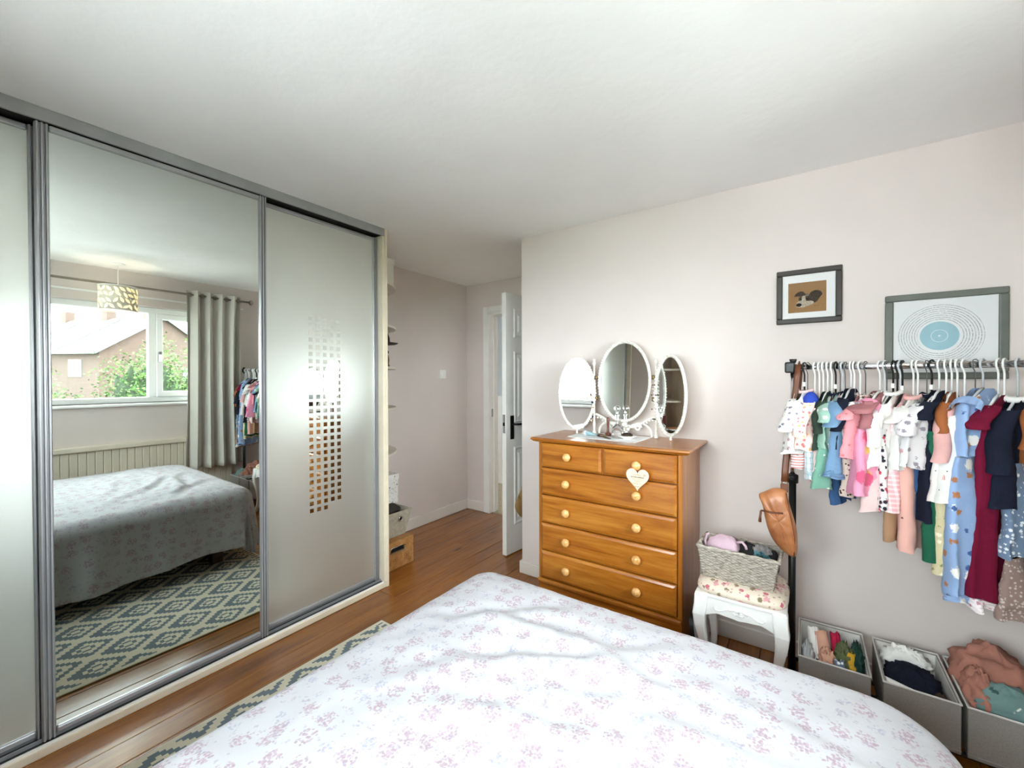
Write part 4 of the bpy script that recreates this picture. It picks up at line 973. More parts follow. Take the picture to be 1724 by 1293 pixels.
def sleeve(side, W, T, ln, wd, top, puff=0.0, out=.25, seed=0.0):
    m = MB(); n = 14; md = 22
    for j in range(n + 1):
        s_ = j / n; cx_ = side * (W * .56 + (W * .46 + out * .05) * s_ ** .8); cz = top - .036 - ln * s_
        w_ = wd * .8 * (1 - .15 * s_) * (1 + puff * math.sin(PI * min(1, s_ * 1.05)) ** 1.3); t_ = T * (1 + puff * math.sin(PI * s_))
        w_ *= .55 + .45 * min(1, s_ * 4)
        for i in range(md):
            a = 2 * PI * i / md
            m.v.append((cx_ + w_ * math.cos(a) + .004 * math.sin(s_ * 9 + seed), t_ * math.sin(a) + .006 * math.sin(s_ * 5 + seed), cz + side * 0 + .25 * w_ * math.cos(a) * side * -1 * .6))
    for j in range(n):
        for i in range(md): m.f.append((j * md + i, j * md + (i + 1) % md, (j + 1) * md + (i + 1) % md, (j + 1) * md + i))
    return m
HANG_N = [0]
def hanger(x, yaw, mat, what, W=.12, drop=.10):
    t = thing('clothes_hanger', '%s hanger carrying the %s' % (mat[1], what), 'hanger', (x, RY, RZ - drop), yaw)
    hk = [(0, 0, 0), (0, 0, drop - .034), (.006, 0, drop - .020), (.019, 0, drop - .008), (.021, 0, drop + .006), (.012, 0, drop + .0165), (-.002, 0, drop + .0185), (-.014, 0, drop + .014), (-.019, 0, drop + .003)]
    MB().tube(hk, .0032 if mat[2] else .0017, 7).build('hook', mat[0], t, smooth=True)
    if mat[0] == 'black_plastic': MB().box((-.007, -.0045, .012), (.007, .0045, .030)).build('size_tag', 'hanger_white', t, bevel=.001)
    for s_ in (-1, 1): MB().tube([(0, 0, -.004), (s_ * .03, 0, -.016), (s_ * W * .5, 0, -.045), (s_ * W * .62, 0, -.056)], [.0045, .0045, .0045, .0035], 7).build('arm', mat[0] if mat[2] else 'hanger_white', t, smooth=True)
    return t
HW = ('hanger_white', 'white plastic', True); HB = ('black_plastic', 'black plastic', True); HG = ('hanger_grey', 'thin grey wire hooked', False); HC = ('hanger_clear', 'clear plastic', True)

def z_at(py): return RZ - (py - 617) * .002235      # metres for a height in the photograph at the rail's depth
def garment(nm, label, cat, x, hmat, W, T, ytop, ybot, body, beta=16, **k):
    yaw = frame_at(x, math.radians(beta)); zt = z_at(ytop); L = zt - z_at(ybot)
    drop = RZ - zt - .004
    hanger(x, yaw, hmat, k.get('short', label), W, drop)
    t = thing(nm, label, cat, (x, RY, zt), yaw, 'children\'s clothes on the rail')
    sd = x * 37.0; kw = dict(flare=k.get('flare', 1.1), folds=k.get('folds', 4.3), amp=k.get('amp', .013), seed=sd, waist=k.get('waist'), sway=k.get('sway', (0, 0)), slope=k.get('slope', .045), neck=k.get('neck', .03), topw=.68 if k.get('slope', 1) else 1.0)
    if cat == 'trousers' or cat == 'leggings' or cat == 'jeans':
        hwid = W * .5
        MB2 = shell(W, T, .03, 0, flare=1, amp=.002, seed=sd, slope=0, n=4); MB2.build('waistband', k.get('trim', body), t, smooth=True)
        for s_ in (-1, 1):
            m = shell(hwid, T, L - .02, -.02, flare=k.get('flare', .9), folds=1.5, amp=.006, seed=sd + s_, slope=0)
            m.v = [(v[0] + s_ * hwid * .98, v[1], v[2]) for v in m.v]; m.build('trouser_leg', body, t, smooth=True)
    else:
        if 'skirt' in k:    # separate skirt part below the waist
            sm_, fr_ = k['skirt']; Lb = L * fr_
            shell(W, T, Lb, 0, **kw).build('bodice', body, t, smooth=True)
            kk = dict(kw); kk.update(flare=k.get('sflare', 1.5), slope=0, amp=.016, folds=4, topw=1.0)
            shell(W * kw['flare'] * .98, T * 1.05, L - Lb, -Lb, **kk).build('skirt', sm_, t, smooth=True)
        else:
            shell(W, T, L, 0, **kw).build('body', body, t, smooth=True)
        if k.get('sleeve'):
            sl_, sw, pf = k['sleeve']
            for s_ in (-1, 1): sleeve(s_, W, T * 1.0, sl_, sw, 0, pf, k.get('out', .2), sd).build('sleeve', k.get('smat', body), t, smooth=True)
        if k.get('hem'):
            hm, hh = k['hem']; kk = dict(kw); kk.update(flare=1.06, slope=0, amp=.014, folds=5, topw=1.0)
            shell(W * (kw['flare'] if 'skirt' not in k else k.get('sflare', 1.5) * kw['flare']) * 1.0, T * 1.15, hh, -L + .006, **kk).build('hem_frill', hm, t, smooth=True)
        if k.get('collar'):
            cm_, ch_ = k['collar']
            MB().tube([(.034 * math.cos(a) , (T * .7 + .008) * math.sin(a), .0 + ch_ * .3 - .010 * abs(math.cos(a))) for a in [2 * PI * q / 24 for q in range(24)]], ch_, 8, closed=True).build('collar', cm_, t, smooth=True)
        if k.get('hood'):
            hm = k['hood']
            MB().grid(lambda u, tt: (.05 * math.sin(PI * tt) * math.cos(PI * u) + .045, .034 * math.cos(PI * tt), -.075 + .085 * math.sin(PI * u) * math.sin(PI * tt) - .01 * tt), 20, 14).build('hood', hm, t, smooth=True)
        if k.get('badge'):
            MB().sphere((W * .78, -T * .9 - .012, -.125), .016, 14, 8, (1, .25, .75)).build('badge', k['badge'], t, smooth=True)
        if k.get('frill'):
            for s_ in (-1, 1):
                MB().grid(lambda u, tt, s_=s_: (s_ * (W * .62 + .03 * tt + .005 * math.sin(u * 22) * tt), (T + .010 + .006 * math.sin(u * 26) * tt) * math.cos(PI * u), -.055 + .030 * math.sin(PI * u) - .022 * tt), 44, 6).build('frill', k['frill'], t, smooth=True)
    return t

GA = [
 # name, label, cat, x, hanger, W, T, ytop, ybot, body, beta, extras
 ('baby_top', 'white floral baby top with pink trim and frilled cuffs, leftmost on the rail', 'top', 2.205, HB, .150, .026, 660, 766, 'p_whitefloral', 20, dict(sleeve=(.12, .040, .25), collar=('c_blush', .007), hem=('c_white', .018), flare=1.15, short='white floral baby top')),
 ('striped_leggings', 'pink and white striped leggings below the white floral top', 'leggings', 2.216, HG, .128, .024, 690, 797, 'p_stripe', 22, dict(short='striped leggings')),
 ('hooded_jacket', 'peach floral baby jacket with a royal blue hood lining', 'jacket', 2.240, HW, .145, .024, 664, 764, 'p_peachfloral', 18, dict(sleeve=(.13, .036, .05), hood='c_royal', short='peach floral jacket')),
 ('checked_trousers', 'white trousers with pale blue grid lines', 'trousers', 2.255, HW, .115, .020, 690, 818, 'p_denimgrid', 18, dict(flare=1.0, short='white grid-check trousers')),
 ('white_trousers', 'white and blush baby trousers beside the grid-check pair', 'trousers', 2.268, HW, .105, .020, 690, 822, 'c_blush', 17, dict(flare=1.05, short='blush baby trousers')),
 ('dark_cardigan', 'thin dark green baby cardigan', 'cardigan', 2.282, HW, .125, .016, 662, 762, 'c_dkgreen', 15, dict(sleeve=(.12, .03, 0), short='dark green cardigan')),
 ('star_dress', 'mint green dress with white stars', 'dress', 2.296, HW, .120, .020, 668, 828, 'p_mintstar', 15, dict(skirt=('p_mintstar', .4), sflare=1.25, short='mint star dress')),
 ('flower_blouse', 'pale green blouse with white flowers and navy neck', 'blouse', 2.308, HB, .138, .020, 664, 755, 'p_greenflower', 15, dict(sleeve=(.07, .035, .2), collar=('c_navy', .006), short='pale green flowered blouse')),
 ('pink_tunic', 'plain dusty pink tunic behind the denim top', 'tunic', 2.322, HG, .128, .018, 664, 770, 'c_blush', 14, dict(short='dusty pink tunic')),
 ('denim_romper', 'light denim romper with gathered hem', 'romper', 2.338, HG, .150, .024, 662, 795, 'c_denim', 15, dict(flare=1.1, sleeve=(.09, .034, .05), hem=('c_denim', .03), short='denim romper')),
 ('blue_leggings', 'mid blue baby leggings with feet below the denim romper', 'leggings', 2.330, HC, .100, .018, 700, 856, 'c_jeans', 20, dict(short='blue footed leggings')),
 ('navy_cardigan', 'navy baby cardigan left of the pink tee', 'cardigan', 2.356, HW, .135, .018, 656, 758, 'c_navy', 15, dict(sleeve=(.12, .03, 0), short='navy cardigan')),
 ('floral_leggings', 'black leggings with pale flowers', 'leggings', 2.366, HW, .105, .018, 700, 832, 'p_blackfloral', 16, dict(short='black floral leggings')),
 ('leopard_leggings', 'leopard print leggings below the pink tee', 'leggings', 2.384, HW, .140, .022, 700, 836, 'p_leopard', 21, dict(short='leopard leggings')),
 ('pink_tee', 'bright pink spotted tee with ruffled neck', 'tee', 2.400, HG, .158, .024, 666, 772, 'p_pinkdot', 19, dict(sleeve=(.05, .045, .1), collar=('p_leopard', .006), frill='p_whitefloral', flare=1.12, short='pink spotted tee')),
 ('pink_party_dress', 'candy pink dress with mauve bodice and yellow flowers', 'dress', 2.442, HW, .150, .028, 660, 828, 'c_mauve', 20, dict(skirt=('p_pinkyellow', .36), sflare=1.35, frill='p_pinkyellow', sleeve=(.04, .04, .5), short='candy pink party dress')),
 ('white_shirt', 'white long baby shirt beside the candy pink dress', 'shirt', 2.462, HG, .145, .020, 664, 783, 'c_white', 15, dict(sleeve=(.15, .034, .05), short='white baby shirt')),
 ('blush_skirt', 'pale blush flared skirt hanging below the white shirts', 'skirt', 2.456, HC, .110, .022, 730, 856, 'c_blush', 18, dict(slope=0, flare=1.45, amp=.014, short='blush flared skirt')),
 ('white_blouse', 'white sleeveless blouse on a black hanger', 'blouse', 2.480, HB, .148, .020, 662, 772, 'c_white', 15, dict(collar=('c_white', .008), short='white sleeveless blouse')),
 ('print_skirt', 'white skirt with dark and red print', 'skirt', 2.492, HB, .130, .024, 720, 846, 'p_bwred', 18, dict(slope=0, flare=1.25, short='dark and red print skirt')),
 ('plaid_pinafore', 'pink plaid pinafore squeezed between two white tops', 'pinafore', 2.506, HB, .135, .016, 666, 850, 'p_plaid', 13, dict(short='pink plaid pinafore')),
 ('tan_leggings', 'tan footed leggings below the pink plaid pinafore', 'leggings', 2.500, HC, .105, .020, 720, 905, 'c_tan', 20, dict(short='tan leggings')),
 ('cream_tee', 'plain white cotton tee above the pink dungarees', 'tee', 2.536, HW, .152, .022, 668, 783, 'c_white', 17, dict(sleeve=(.05, .05, .1), collar=('c_pinkplain', .008), flare=1.12, short='white cotton tee')),
 ('pink_dungarees', 'salmon pink speckled dungarees with gathered ankles', 'trousers', 2.548, HW, .130, .026, 700, 912, 'p_pinkspeck', 18, dict(flare=1.08, short='pink speckled dungarees')),
 ('script_blouse', 'grey and white scribble print blouse with full sleeves', 'blouse', 2.585, HB, .162, .026, 664, 778, 'p_greyscript', 21, dict(sleeve=(.10, .050, .25), collar=('c_navy', .006), flare=1.15, short='scribble print blouse')),
 ('blue_jeans', 'small mid blue jeans below the scribble print blouse', 'jeans', 2.572, HG, .115, .018, 700, 862, 'c_jeans', 15, dict(short='small blue jeans')),
 ('navy_dress', 'navy short-sleeved dress with a white badge', 'dress', 2.604, HW, .140, .022, 658, 862, 'c_navy', 15, dict(sleeve=(.06, .035, .1), badge='c_white', short='navy badge dress')),
 ('green_trousers', 'bottle green baggy trousers', 'trousers', 2.622, HW, .135, .026, 720, 925, 'c_green', 16, dict(flare=1.1, short='bottle green trousers')),
 ('rust_jumper', 'rust and brown striped jumper mostly hidden', 'jumper', 2.636, HW, .115, .016, 660, 760, 'c_rust', 12, dict(sleeve=(.1, .03, 0), short='rust jumper')),
 ('salmon_top', 'plain salmon pink top with long sleeves', 'top', 2.650, HW, .145, .022, 672, 788, 'c_pinkplain', 16, dict(sleeve=(.17, .035, 0), short='salmon pink top')),
 ('leaf_trousers', 'cream trousers with olive leaf print', 'trousers', 2.668, HW, .158, .026, 720, 938, 'p_creamleaf', 24, dict(flare=.95, short='leaf print trousers')),
 ('dotted_tunic', 'white tunic with tiny grey dots', 'tunic', 2.694, HG, .182, .024, 676, 824, 'p_whitedot', 25, dict(flare=1.2, collar=('c_cream', .008), short='dotted white tunic')),
 ('bird_print_dress', 'long pale blue dress printed with white birds', 'dress', 2.712, HC, .160, .030, 654, 962, 'p_bluebird', 20, dict(skirt=('p_bluebird', .33), sflare=1.2, frill='p_bluebird', waist=(.95, .08), hem=('p_bluebird', .02), short='pale blue bird-print dress')),
 ('maroon_dress', 'long maroon dress with a pale printed hem', 'dress', 2.748, HW, .150, .028, 664, 962, 'c_maroon', 15, dict(flare=1.15, hem=('p_whitepinkhem', .035), sleeve=(.07, .035, .1), short='maroon dress')),
 ('lace_vest', 'grey lace vest beside the maroon dress', 'vest', 2.762, HW, .115, .016, 690, 740, 'p_greylace', 12, dict(short='grey lace vest')),
 ('navy_jacket', 'navy zip jacket at the right end of the rail', 'jacket', 2.792, HC, .150, .030, 668, 826, 'c_navy', 15, dict(sleeve=(.2, .04, 0), collar=('c_white', .010), short='navy jacket')),
 ('layered_skirt', 'blue and brown layered lace skirt below the navy jacket', 'skirt', 2.812, HC, .130, .026, 760, 985, 'p_bluewhite', 12, dict(slope=0, flare=1.2, skirt=('p_brownlace', .6), sflare=1.1, short='layered lace skirt')),
 ('rust_cardigan', 'rust orange cardigan at the window end of the rail', 'cardigan', 2.835, HW, .120, .020, 668, 790, 'c_rust', 8, dict(sleeve=(.12, .032, 0), short='rust orange cardigan')),
]
for (nm, lb, ct_, x, hm, W_, T_, yt, yb_, bd, be, ex) in GA: garment(nm, lb, ct_, x, hm, W_, T_, yt, yb_, bd, be, **ex)
tagm = MB().lathe([(.0, 0), (.011, 0), (.011, .001), (0, .001)], 14)

# ================================================================== BROWN BAG
g = G('tan_leather', (166, 104, 64), .42, spec=.5, coat=.1); v = g.coord('Object'); g.color(g.ramp(g.noise(v, 14, 4), [(.3, (140, 82, 46)), (.55, (172, 110, 68)), (.75, (192, 132, 88))])); g.bump(g.noise(v, 180, 3), .15, .002); reg(g)
plain('strap_leather', (104, 58, 34), .45)
bag = thing('leather_shoulder_bag', 'tan leather shoulder bag hanging from the left end of the clothes rail', 'bag', (2.125, -.40, .62))
ol = [(455, 205), (495, 178), (545, 150), (600, 146), (628, 160), (640, 225), (662, 300), (688, 400), (694, 480), (690, 560), (668, 580), (640, 572), (600, 550), (545, 490), (512, 420), (492, 340), (480, 275), (470, 250)]
def b2(p): return (2.054 + (1150 + p[0] / 3.59 - 1278) * .002015 - 2.125, .805 - (780 + p[1] / 3.59 - 860) * .00222 - .62)
olw = [b2(p) for p in ol]; dn = []
n = len(olw)
for i in range(n):
    a, b, c, d = [Vector(olw[(i + k - 1) % n]) for k in range(4)]
    for t in (0, .33, .66): dn.append(tuple(.5 * ((2 * b) + (c - a) * t + (2 * a - 5 * b + 4 * c - d) * t * t + (3 * b - a - 3 * c + d) * t ** 3)))
cxb = sum(p[0] for p in dn) / len(dn); czb = sum(p[1] for p in dn) / len(dn)
m = MB(); lay = [(-.040, .02), (-.040, .45), (-.036, .72), (-.024, .90), (-.008, .985), (.0, 1.0), (.008, .985), (.024, .90), (.036, .72), (.04, .45), (.04, .02)]
for (y, s_) in lay:
    for (px_, pz_) in dn: m.v.append((cxb + (px_ - cxb) * s_, y * (1.05 - .25 * (pz_ > czb + .06)) + .004 * fbm(px_ * 18, pz_ * 18, y * 10), czb + (pz_ - czb) * s_))
K = len(dn)
for r in range(len(lay) - 1):
    for i in range(K): m.f.append((r * K + i, r * K + (i + 1) % K, (r + 1) * K + (i + 1) % K, (r + 1) * K + i))
m.build('bag_body', 'tan_leather', bag, smooth=True)
z0 = b2((475, 295)); z1 = b2((608, 293))
MB().tube([(z0[0], -.036, z0[1]), ((z0[0] + z1[0]) / 2, -.047, (z0[1] + z1[1]) / 2), (z1[0], -.038, z1[1])], .0035, 6).build('zip', 'strap_leather', bag, smooth=True)
MB().tube([(z0[0], -.038, z0[1]), (z0[0] - .002, -.044, z0[1] - .02), (z0[0] - .004, -.044, z0[1] - .045)], [.004, .004, .006], 6).build('zip_pull', 'strap_leather', bag, smooth=True)
sm1 = [b2(p) for p in ((625, 165), (655, 320), (676, 450), (674, 570))]
MB().tube([(p[0] , -.034 + .006 * abs(k - 1.5), p[1]) for k, p in enumerate(sm1)], .0022, 5).build('seam', 'strap_leather', bag, smooth=True)
t0 = b2((615, 150))
MB().box((t0[0] - .014, -.006, t0[1] - .012), (t0[0] + .012, .006, t0[1] + .022)).build('strap_tab', 'strap_leather', bag, bevel=.003)
MB().tube([(t0[0] + .010 * math.cos(a), 0, t0[1] + .024 + .010 * math.sin(a)) for a in [2 * PI * q / 14 for q in range(14)]], .002, 6, closed=True).build('ring', 'brass_dull', bag, smooth=True)
rl = (2.188 - 2.125, .115, RZ + .016 - .62)
for off in (0, 1):
    pa = bez((t0[0] - .002 + off * .004, 0 + off * .012, t0[1] + .03), (t0[0] + .004, .01, t0[1] + .2), (rl[0] - .02 + off * .012, .07 + off * .07, rl[2] - .22), (rl[0] - .004 + off * .006, rl[1] - .02 + off * .04, rl[2] - .006), 12)
    MB().tube([tuple(p) for p in pa], .0105, 8, flat=.25).build('strap', 'strap_leather', bag, smooth=True)
MB().tube([(rl[0] - .004, rl[1] - .022, rl[2] - .012), (rl[0] - .002, rl[1] - .012, rl[2] - .002), (rl[0], rl[1], rl[2] + .001), (rl[0] + .001, rl[1] + .012, rl[2] - .002), (rl[0] + .002, rl[1] + .022, rl[2] - .012)], .0105, 8, flat=.25).build('strap', 'strap_leather', bag, smooth=True)

# ================================================================== FABRIC BINS
g = G('bin_grey', (140, 136, 132), .9, spec=.1); v = g.coord('Object', (1, 1, 1)); g.color(g.mix(g.noise(v, 220, 2), (124, 120, 116), (156, 152, 148))); g.bump(g.noise(v, 300, 2), .3, .001); reg(g)
plain('bin_lining', (206, 204, 200), .9); plain('bin_tape', (40, 38, 36), .8)
def bin_(label, x0, x1, y0, y1):
    z0, h_, th = .0845, .168, .006
    t = thing('fabric_storage_bin', label, 'storage bin', ((x0 + x1) / 2, (y0 + y1) / 2, z0)); w, d = (x1 - x0) / 2, (y1 - y0) / 2
    for lo, hi in (((-w, -d, 0), (w, -d + th, h_)), ((-w, d - th, 0), (w, d, h_)), ((-w, -d + th, 0), (-w + th, d - th, h_)), ((w - th, -d + th, 0), (w, d - th, h_))): MB().box(lo, hi).build('side', 'bin_grey', t, bevel=.002)
    MB().box((-w + th, -d + th, 0), (w - th, d - th, .008)).build('base', 'bin_lining', t)
    for lo, hi in (((-w + th, d - th - .002, .008), (w - th, d - th, h_ - .004)), ((w - th - .002, -d + th, .008), (w - th, d - th, h_ - .004)), ((-w + th, -d + th, .008), (-w + th + .002, d - th, h_ - .004))): MB().box(lo, hi).build('lining', 'bin_lining', t)
    MB().tube([(-w, -d, h_), (w, -d, h_), (w, d, h_), (-w, d, h_)], .0035, 6, closed=True).build('rim_piping', 'bin_lining', t)
    MB().tube([(-w, -d - .001, .012), (w, -d - .001, .012)], .0035, 6).build('hem_piping', 'bin_grey', t)
    MB().box((-.006, d - th - .004, .09), (.006, d - th - .002, h_ - .01)).build('handle_tab', 'bin_lining', t)
    return t
B1 = (2.190, 2.408); B2 = (2.442, 2.637); B3 = (2.652, 2.855); BY0, BY1 = -.430, -.120
bin_('grey fabric bin of rolled hairbands and small clothes, beside the stool', B1[0], B1[1], BY0, BY1)
bin_('grey fabric bin holding navy and white clothes, in the middle', B2[0], B2[1], BY0, BY1)
bin_('grey fabric bin overflowing with salmon and teal clothes, rightmost', B3[0], B3[1], BY0, BY1)
zc = .12
pl_('robe_dark', (74, 56, 46))
def roll(label, loc, r, ln, mat, rz, lean=0.0, turns=2.2):
    """rolled-up piece of cloth: spiral sheet"""
    t = MB(); n = 44
    t.grid(lambda u, q: ((r * (.25 + .75 * u)) * math.cos(turns * 2 * PI * u), (q - .5) * ln + .004 * math.sin(u * 20), (r * (.25 + .75 * u)) * math.sin(turns * 2 * PI * u) * (1 + .06 * math.sin(u * 11))), n, 8)
    o = t.build('rolled_cloth', mat, None, smooth=True, loc=loc, rot=(lean, 0, rz), recalc=False); o.modifiers.new('Solidify', 'SOLIDIFY').thickness = .004
    return tag(o, label, 'clothing', 'small clothes rolled in the bins')
r90 = math.radians(75)
lump('folded_cloth', 'grey crumpled baby cloth in the left corner of the hairband bin', 'clothing', (2.220, -.335, .160), (.024, .075, .062), 'c_palegrey', .28, 4.0, 3.2)
roll('white ribbed cloth rolled next to the grey one', (2.242, -.30, 0.220), .020, .17, 'c_white', .1, math.radians(55))
roll('peach headband twisted in the hairband bin', (2.276, -.30, 0.230), .024, .14, 'c_peachtan', .3, math.radians(50), 2.8)
lump('folded_cloth', 'peach soft band lying below the twisted peach one', 'clothing', (2.284, -.350, .175), (.030, .045, .055), 'c_peachtan', .30, 3.0, 3.4)
roll('crimson cloth standing upright in the hairband bin', (2.315, -.265, 0.230), .018, .13, 'c_crimson', .1, math.radians(40), 1.2)
lump('folded_cloth', 'olive green cloth bundle in the hairband bin', 'clothing', (2.338, -.305, .168), (.034, .062, .070), 'c_olive', .30, 7.0, 3.2)
roll('mustard yellow cloth in front of the olive one', (2.362, -.345, 0.210), .017, .12, 'c_mustard', .2, math.radians(60), 1.4)
lump('folded_cloth', 'dark forest green scrunched cloth at the right of the hairband bin', 'clothing', (2.380, -.29, .165), (.024, .085, .072), 'c_forest', .30, 11.0, 3.6)
lump('folded_cloth', 'dark navy cloth at the bottom of the hairband bin', 'clothing', (2.30, -.30, zc), (.085, .12, .060), 'c_navy', .10, 2.0, sq=.6)
lump('folded_cloth', 'white and blue cloth scraps at the front of the hairband bin', 'clothing', (2.25, -.385, 0.165), (.05, .03, .035), 'p_bluewhite', .15, 5.0)
roll('blue patterned cloth with white loop at the front of the hairband bin', (2.325, -.39, 0.213), .014, .08, 'p_bluewhite', .3, math.radians(65), 1.5)
lump('folded_cloth', 'navy folded jumper filling the middle bin', 'clothing', (2.540, -.29, zc), (.088, .115, .080), 'c_navy', .16, 8.0, 3.0, sq=.6)
lump('folded_cloth', 'white vest folded at the back of the middle bin', 'clothing', (2.535, -.175, 0.150), (.082, .040, .072), 'c_white', .22, 4.0, 3.4, sq=.6)
roll('white baby sock roll at the front of the middle bin', (2.500, -.395, 0.225), .014, .10, 'c_white', r90, 0.1, 1.6)
lump('folded_cloth', 'dark brown cloth tucked at the front right of the middle bin', 'clothing', (2.600, -.375, .125), (.030, .04, .065), 'robe_dark', .2, 9.0, 3.0)
lump('folded_cloth', 'salmon pink fleece spilling over the back of the right bin', 'clothing', (2.752, -.215, 0.165), (.105, .100, .125), 'c_salmon', .16, 2.7, 2.2, sq=.75)
lump('folded_cloth', 'salmon pink sleeve folded over the left edge of the right bin', 'clothing', (2.700, -.32, 0.155), (.045, .085, .105), 'c_salmon', .2, 6.6, 2.6)
lump('folded_cloth', 'teal garment with white daisies over the front of the right bin', 'clothing', (2.755, -.350, .185), (.084, .060, .078), 'p_tealdaisy', .14, 1.2, 2.4, sq=.75)
# ================================================================== END SHELVES AND STACKED BOXES
sh = thing('rounded_end_shelves', 'white quarter-round shelves fixed to the end of the wardrobe', 'shelf unit', (XL + .002, YE + .001, 0))
plain('shelf_paint', (226, 218, 206), .5, var=.02)
SHZ = [.80, 1.13, 1.43, 1.73, 2.035]
sm_ = MB().prism([(0, 0)] + [(.478 * math.cos(PI / 2 * k / 20), .478 * math.sin(PI / 2 * k / 20)) for k in range(21)], -.018, 0.0, 'XY').mesh('shelf', 'shelf_paint')
for z in SHZ: link('shelf', sm_, sh, .002, (0, 0, z))
def on_shelf(i): return SHZ[i] + .0005
plain('hat_dark', (58, 50, 46), .9); plain('dark_pot', (44, 40, 36), .5, bump=.3, bscale=40); plain('bronze_pot', (92, 76, 58), .45); plain('red_brown', (112, 58, 44), .6)
def lathe_thing(nm, label, cat, loc, prof, mat, n=24): 
    t = tag(MB().lathe(prof, n).build(nm, mat, None, smooth=True, loc=loc), label, cat); return t
wb_ = thing('white_storage_box', 'white lidded box on the top end shelf', 'box', (-.40, -.41, on_shelf(4)))
MB().box((-.10, -.10, 0), (.075, .085, .16)).build('box_body', 'white_gloss', wb_, bevel=.004); MB().box((-.105, -.105, .155), (.08, .09, .20)).build('lid', 'white_gloss', wb_, bevel=.004)
ht = thing('felt_hat', 'dark felt hat on the third end shelf', 'hat', (-.385, -.43, on_shelf(2) + .175))
ht.location = (-.385, -.425, on_shelf(2) + .165)
MB().lathe([(.001, .0), (.13, .002), (.145, .010), (.13, .012), (.085, .010), (.082, .05), (.07, .085), (.03, .095), (.001, .09)], 28).build('hat_body', 'hat_dark', ht, smooth=True)
hs = tag(MB().lathe([(.05, 0), (.055, .01), (.02, .02), (.015, .12), (.05, .155), (.055, .165)], 20).build('hat_stand', 'brush_wood', None, smooth=True, loc=(-.385, -.425, on_shelf(2))), 'small wooden stand holding up the dark felt hat', 'stand')
fg = thing('carved_figurine', 'small reddish carved figurine at the shelf edge below the hat', 'figurine', (-.335, -.385, on_shelf(2)))
MB().lathe([(.018, 0), (.02, .008), (.012, .02), (.016, .05), (.012, .08), (.006, .095)], 14).build('figure_body', 'red_brown', fg, smooth=True)
MB().sphere((0, 0, .108), .014, 12, 8).build('head', 'dark_pot', fg, smooth=True)
lathe_thing('dark_vase', 'squat dark vase on the second end shelf', 'vase', (-.45, -.47, on_shelf(1)), [(.04, 0), (.07, .02), (.085, .06), (.07, .10), (.04, .12), (.046, .135), (.038, .135), (.03, .12)], 'dark_pot')
lathe_thing('bronze_bowl', 'bronze footed bowl on the fourth end shelf', 'bowl', (-.45, -.46, on_shelf(3)), [(.04, 0), (.03, .015), (.06, .04), (.09, .085), (.085, .087), (.055, .045), (.001, .03)], 'bronze_pot')
bkz = on_shelf(0)
plain('book_red', (122, 48, 44), .7); plain('book_blue', (58, 74, 104), .7); plain('book_cream', (212, 200, 176), .7)
for k, (mt, w_, h_) in enumerate((('book_red', .03, .20), ('book_blue', .025, .18), ('book_cream', .035, .21), ('book_red', .022, .17))):
    bo = thing('book', ['dark red book leftmost on the lowest end shelf', 'slim blue book on the lowest end shelf', 'thick cream book on the lowest end shelf', 'short red book rightmost on the lowest end shelf'][k], 'book', (-.58 + k * .045, -.55, bkz), 0, 'books on the lowest end shelf')
    MB().box((0, 0, 0), (w_, .14, h_)).build('cover', mt, bo, bevel=.002); MB().box((.003, -.002, .003), (w_ - .003, .138, h_ - .003)).build('pages', 'mount_white', bo)

wx = thing('wooden_crate', 'light wooden box with a cut-out handle and drawn flowers on the alcove floor', 'box', (-.355, -.435, 0.001))
WXH, WYH, WH = .200, .135, .195
def front_with_slot():
    # front face (towards +y end seen from the room is the +x side); build side walls as frames around a slot
    m = MB(); return m
th = .012
for lo, hi in (((-WXH, -WYH, 0), (WXH, -WYH + th, WH)), ((-WXH, WYH - th, 0), (WXH, WYH, WH)), ((-WXH, -WYH + th, 0), (-WXH + th, WYH - th, WH))): MB().box(lo, hi).build('side', 'light_wood_box', wx, bevel=.002)
m = MB(); X0, X1 = WXH - th, WXH
m.box((X0, -WYH + th, 0), (X1, WYH - th, .115)); m.box((X0, -WYH + th, .150), (X1, WYH - th, WH)); m.box((X0, -WYH + th, .115), (X1, -.07, .150)); m.box((X0, .055, .115), (X1, WYH - th, .150))
m.build('front', 'light_wood_box', wx)
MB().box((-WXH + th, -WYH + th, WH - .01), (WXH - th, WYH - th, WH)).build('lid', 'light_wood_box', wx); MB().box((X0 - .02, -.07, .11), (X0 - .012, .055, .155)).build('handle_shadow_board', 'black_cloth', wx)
MB().tube([(X1 + .002, -.075, .118), (X1 + .002, -.06, .112), (X1 + .002, .05, .112), (X1 + .002, .06, .122), (X1 + .002, .06, .145), (X1 + .002, .045, .153), (X1 + .002, -.06, .153), (X1 + .002, -.075, .145)], .003, 6, closed=True).build('handle_rim', 'chrome', wx, smooth=True)
plain('burnt_line', (132, 88, 48), .8)
m = MB()
for (cy_, cz_, rr_) in ((-.03, .055, .022), (.07, .065, .024), (.10, .03, .016), (-.09, .05, .02)):
    for k in range(5):
        a0 = 2 * PI * k / 5; m.tube([(X1 + .0006, cy_ + rr_ * .6 * math.cos(a0) + rr_ * .45 * math.cos(q), cz_ + rr_ * .6 * math.sin(a0) + rr_ * .45 * math.sin(q)) for q in [2 * PI * i / 12 for i in range(12)]], .0012, 4, closed=True)
m.build('drawn_flower', 'burnt_line', wx)

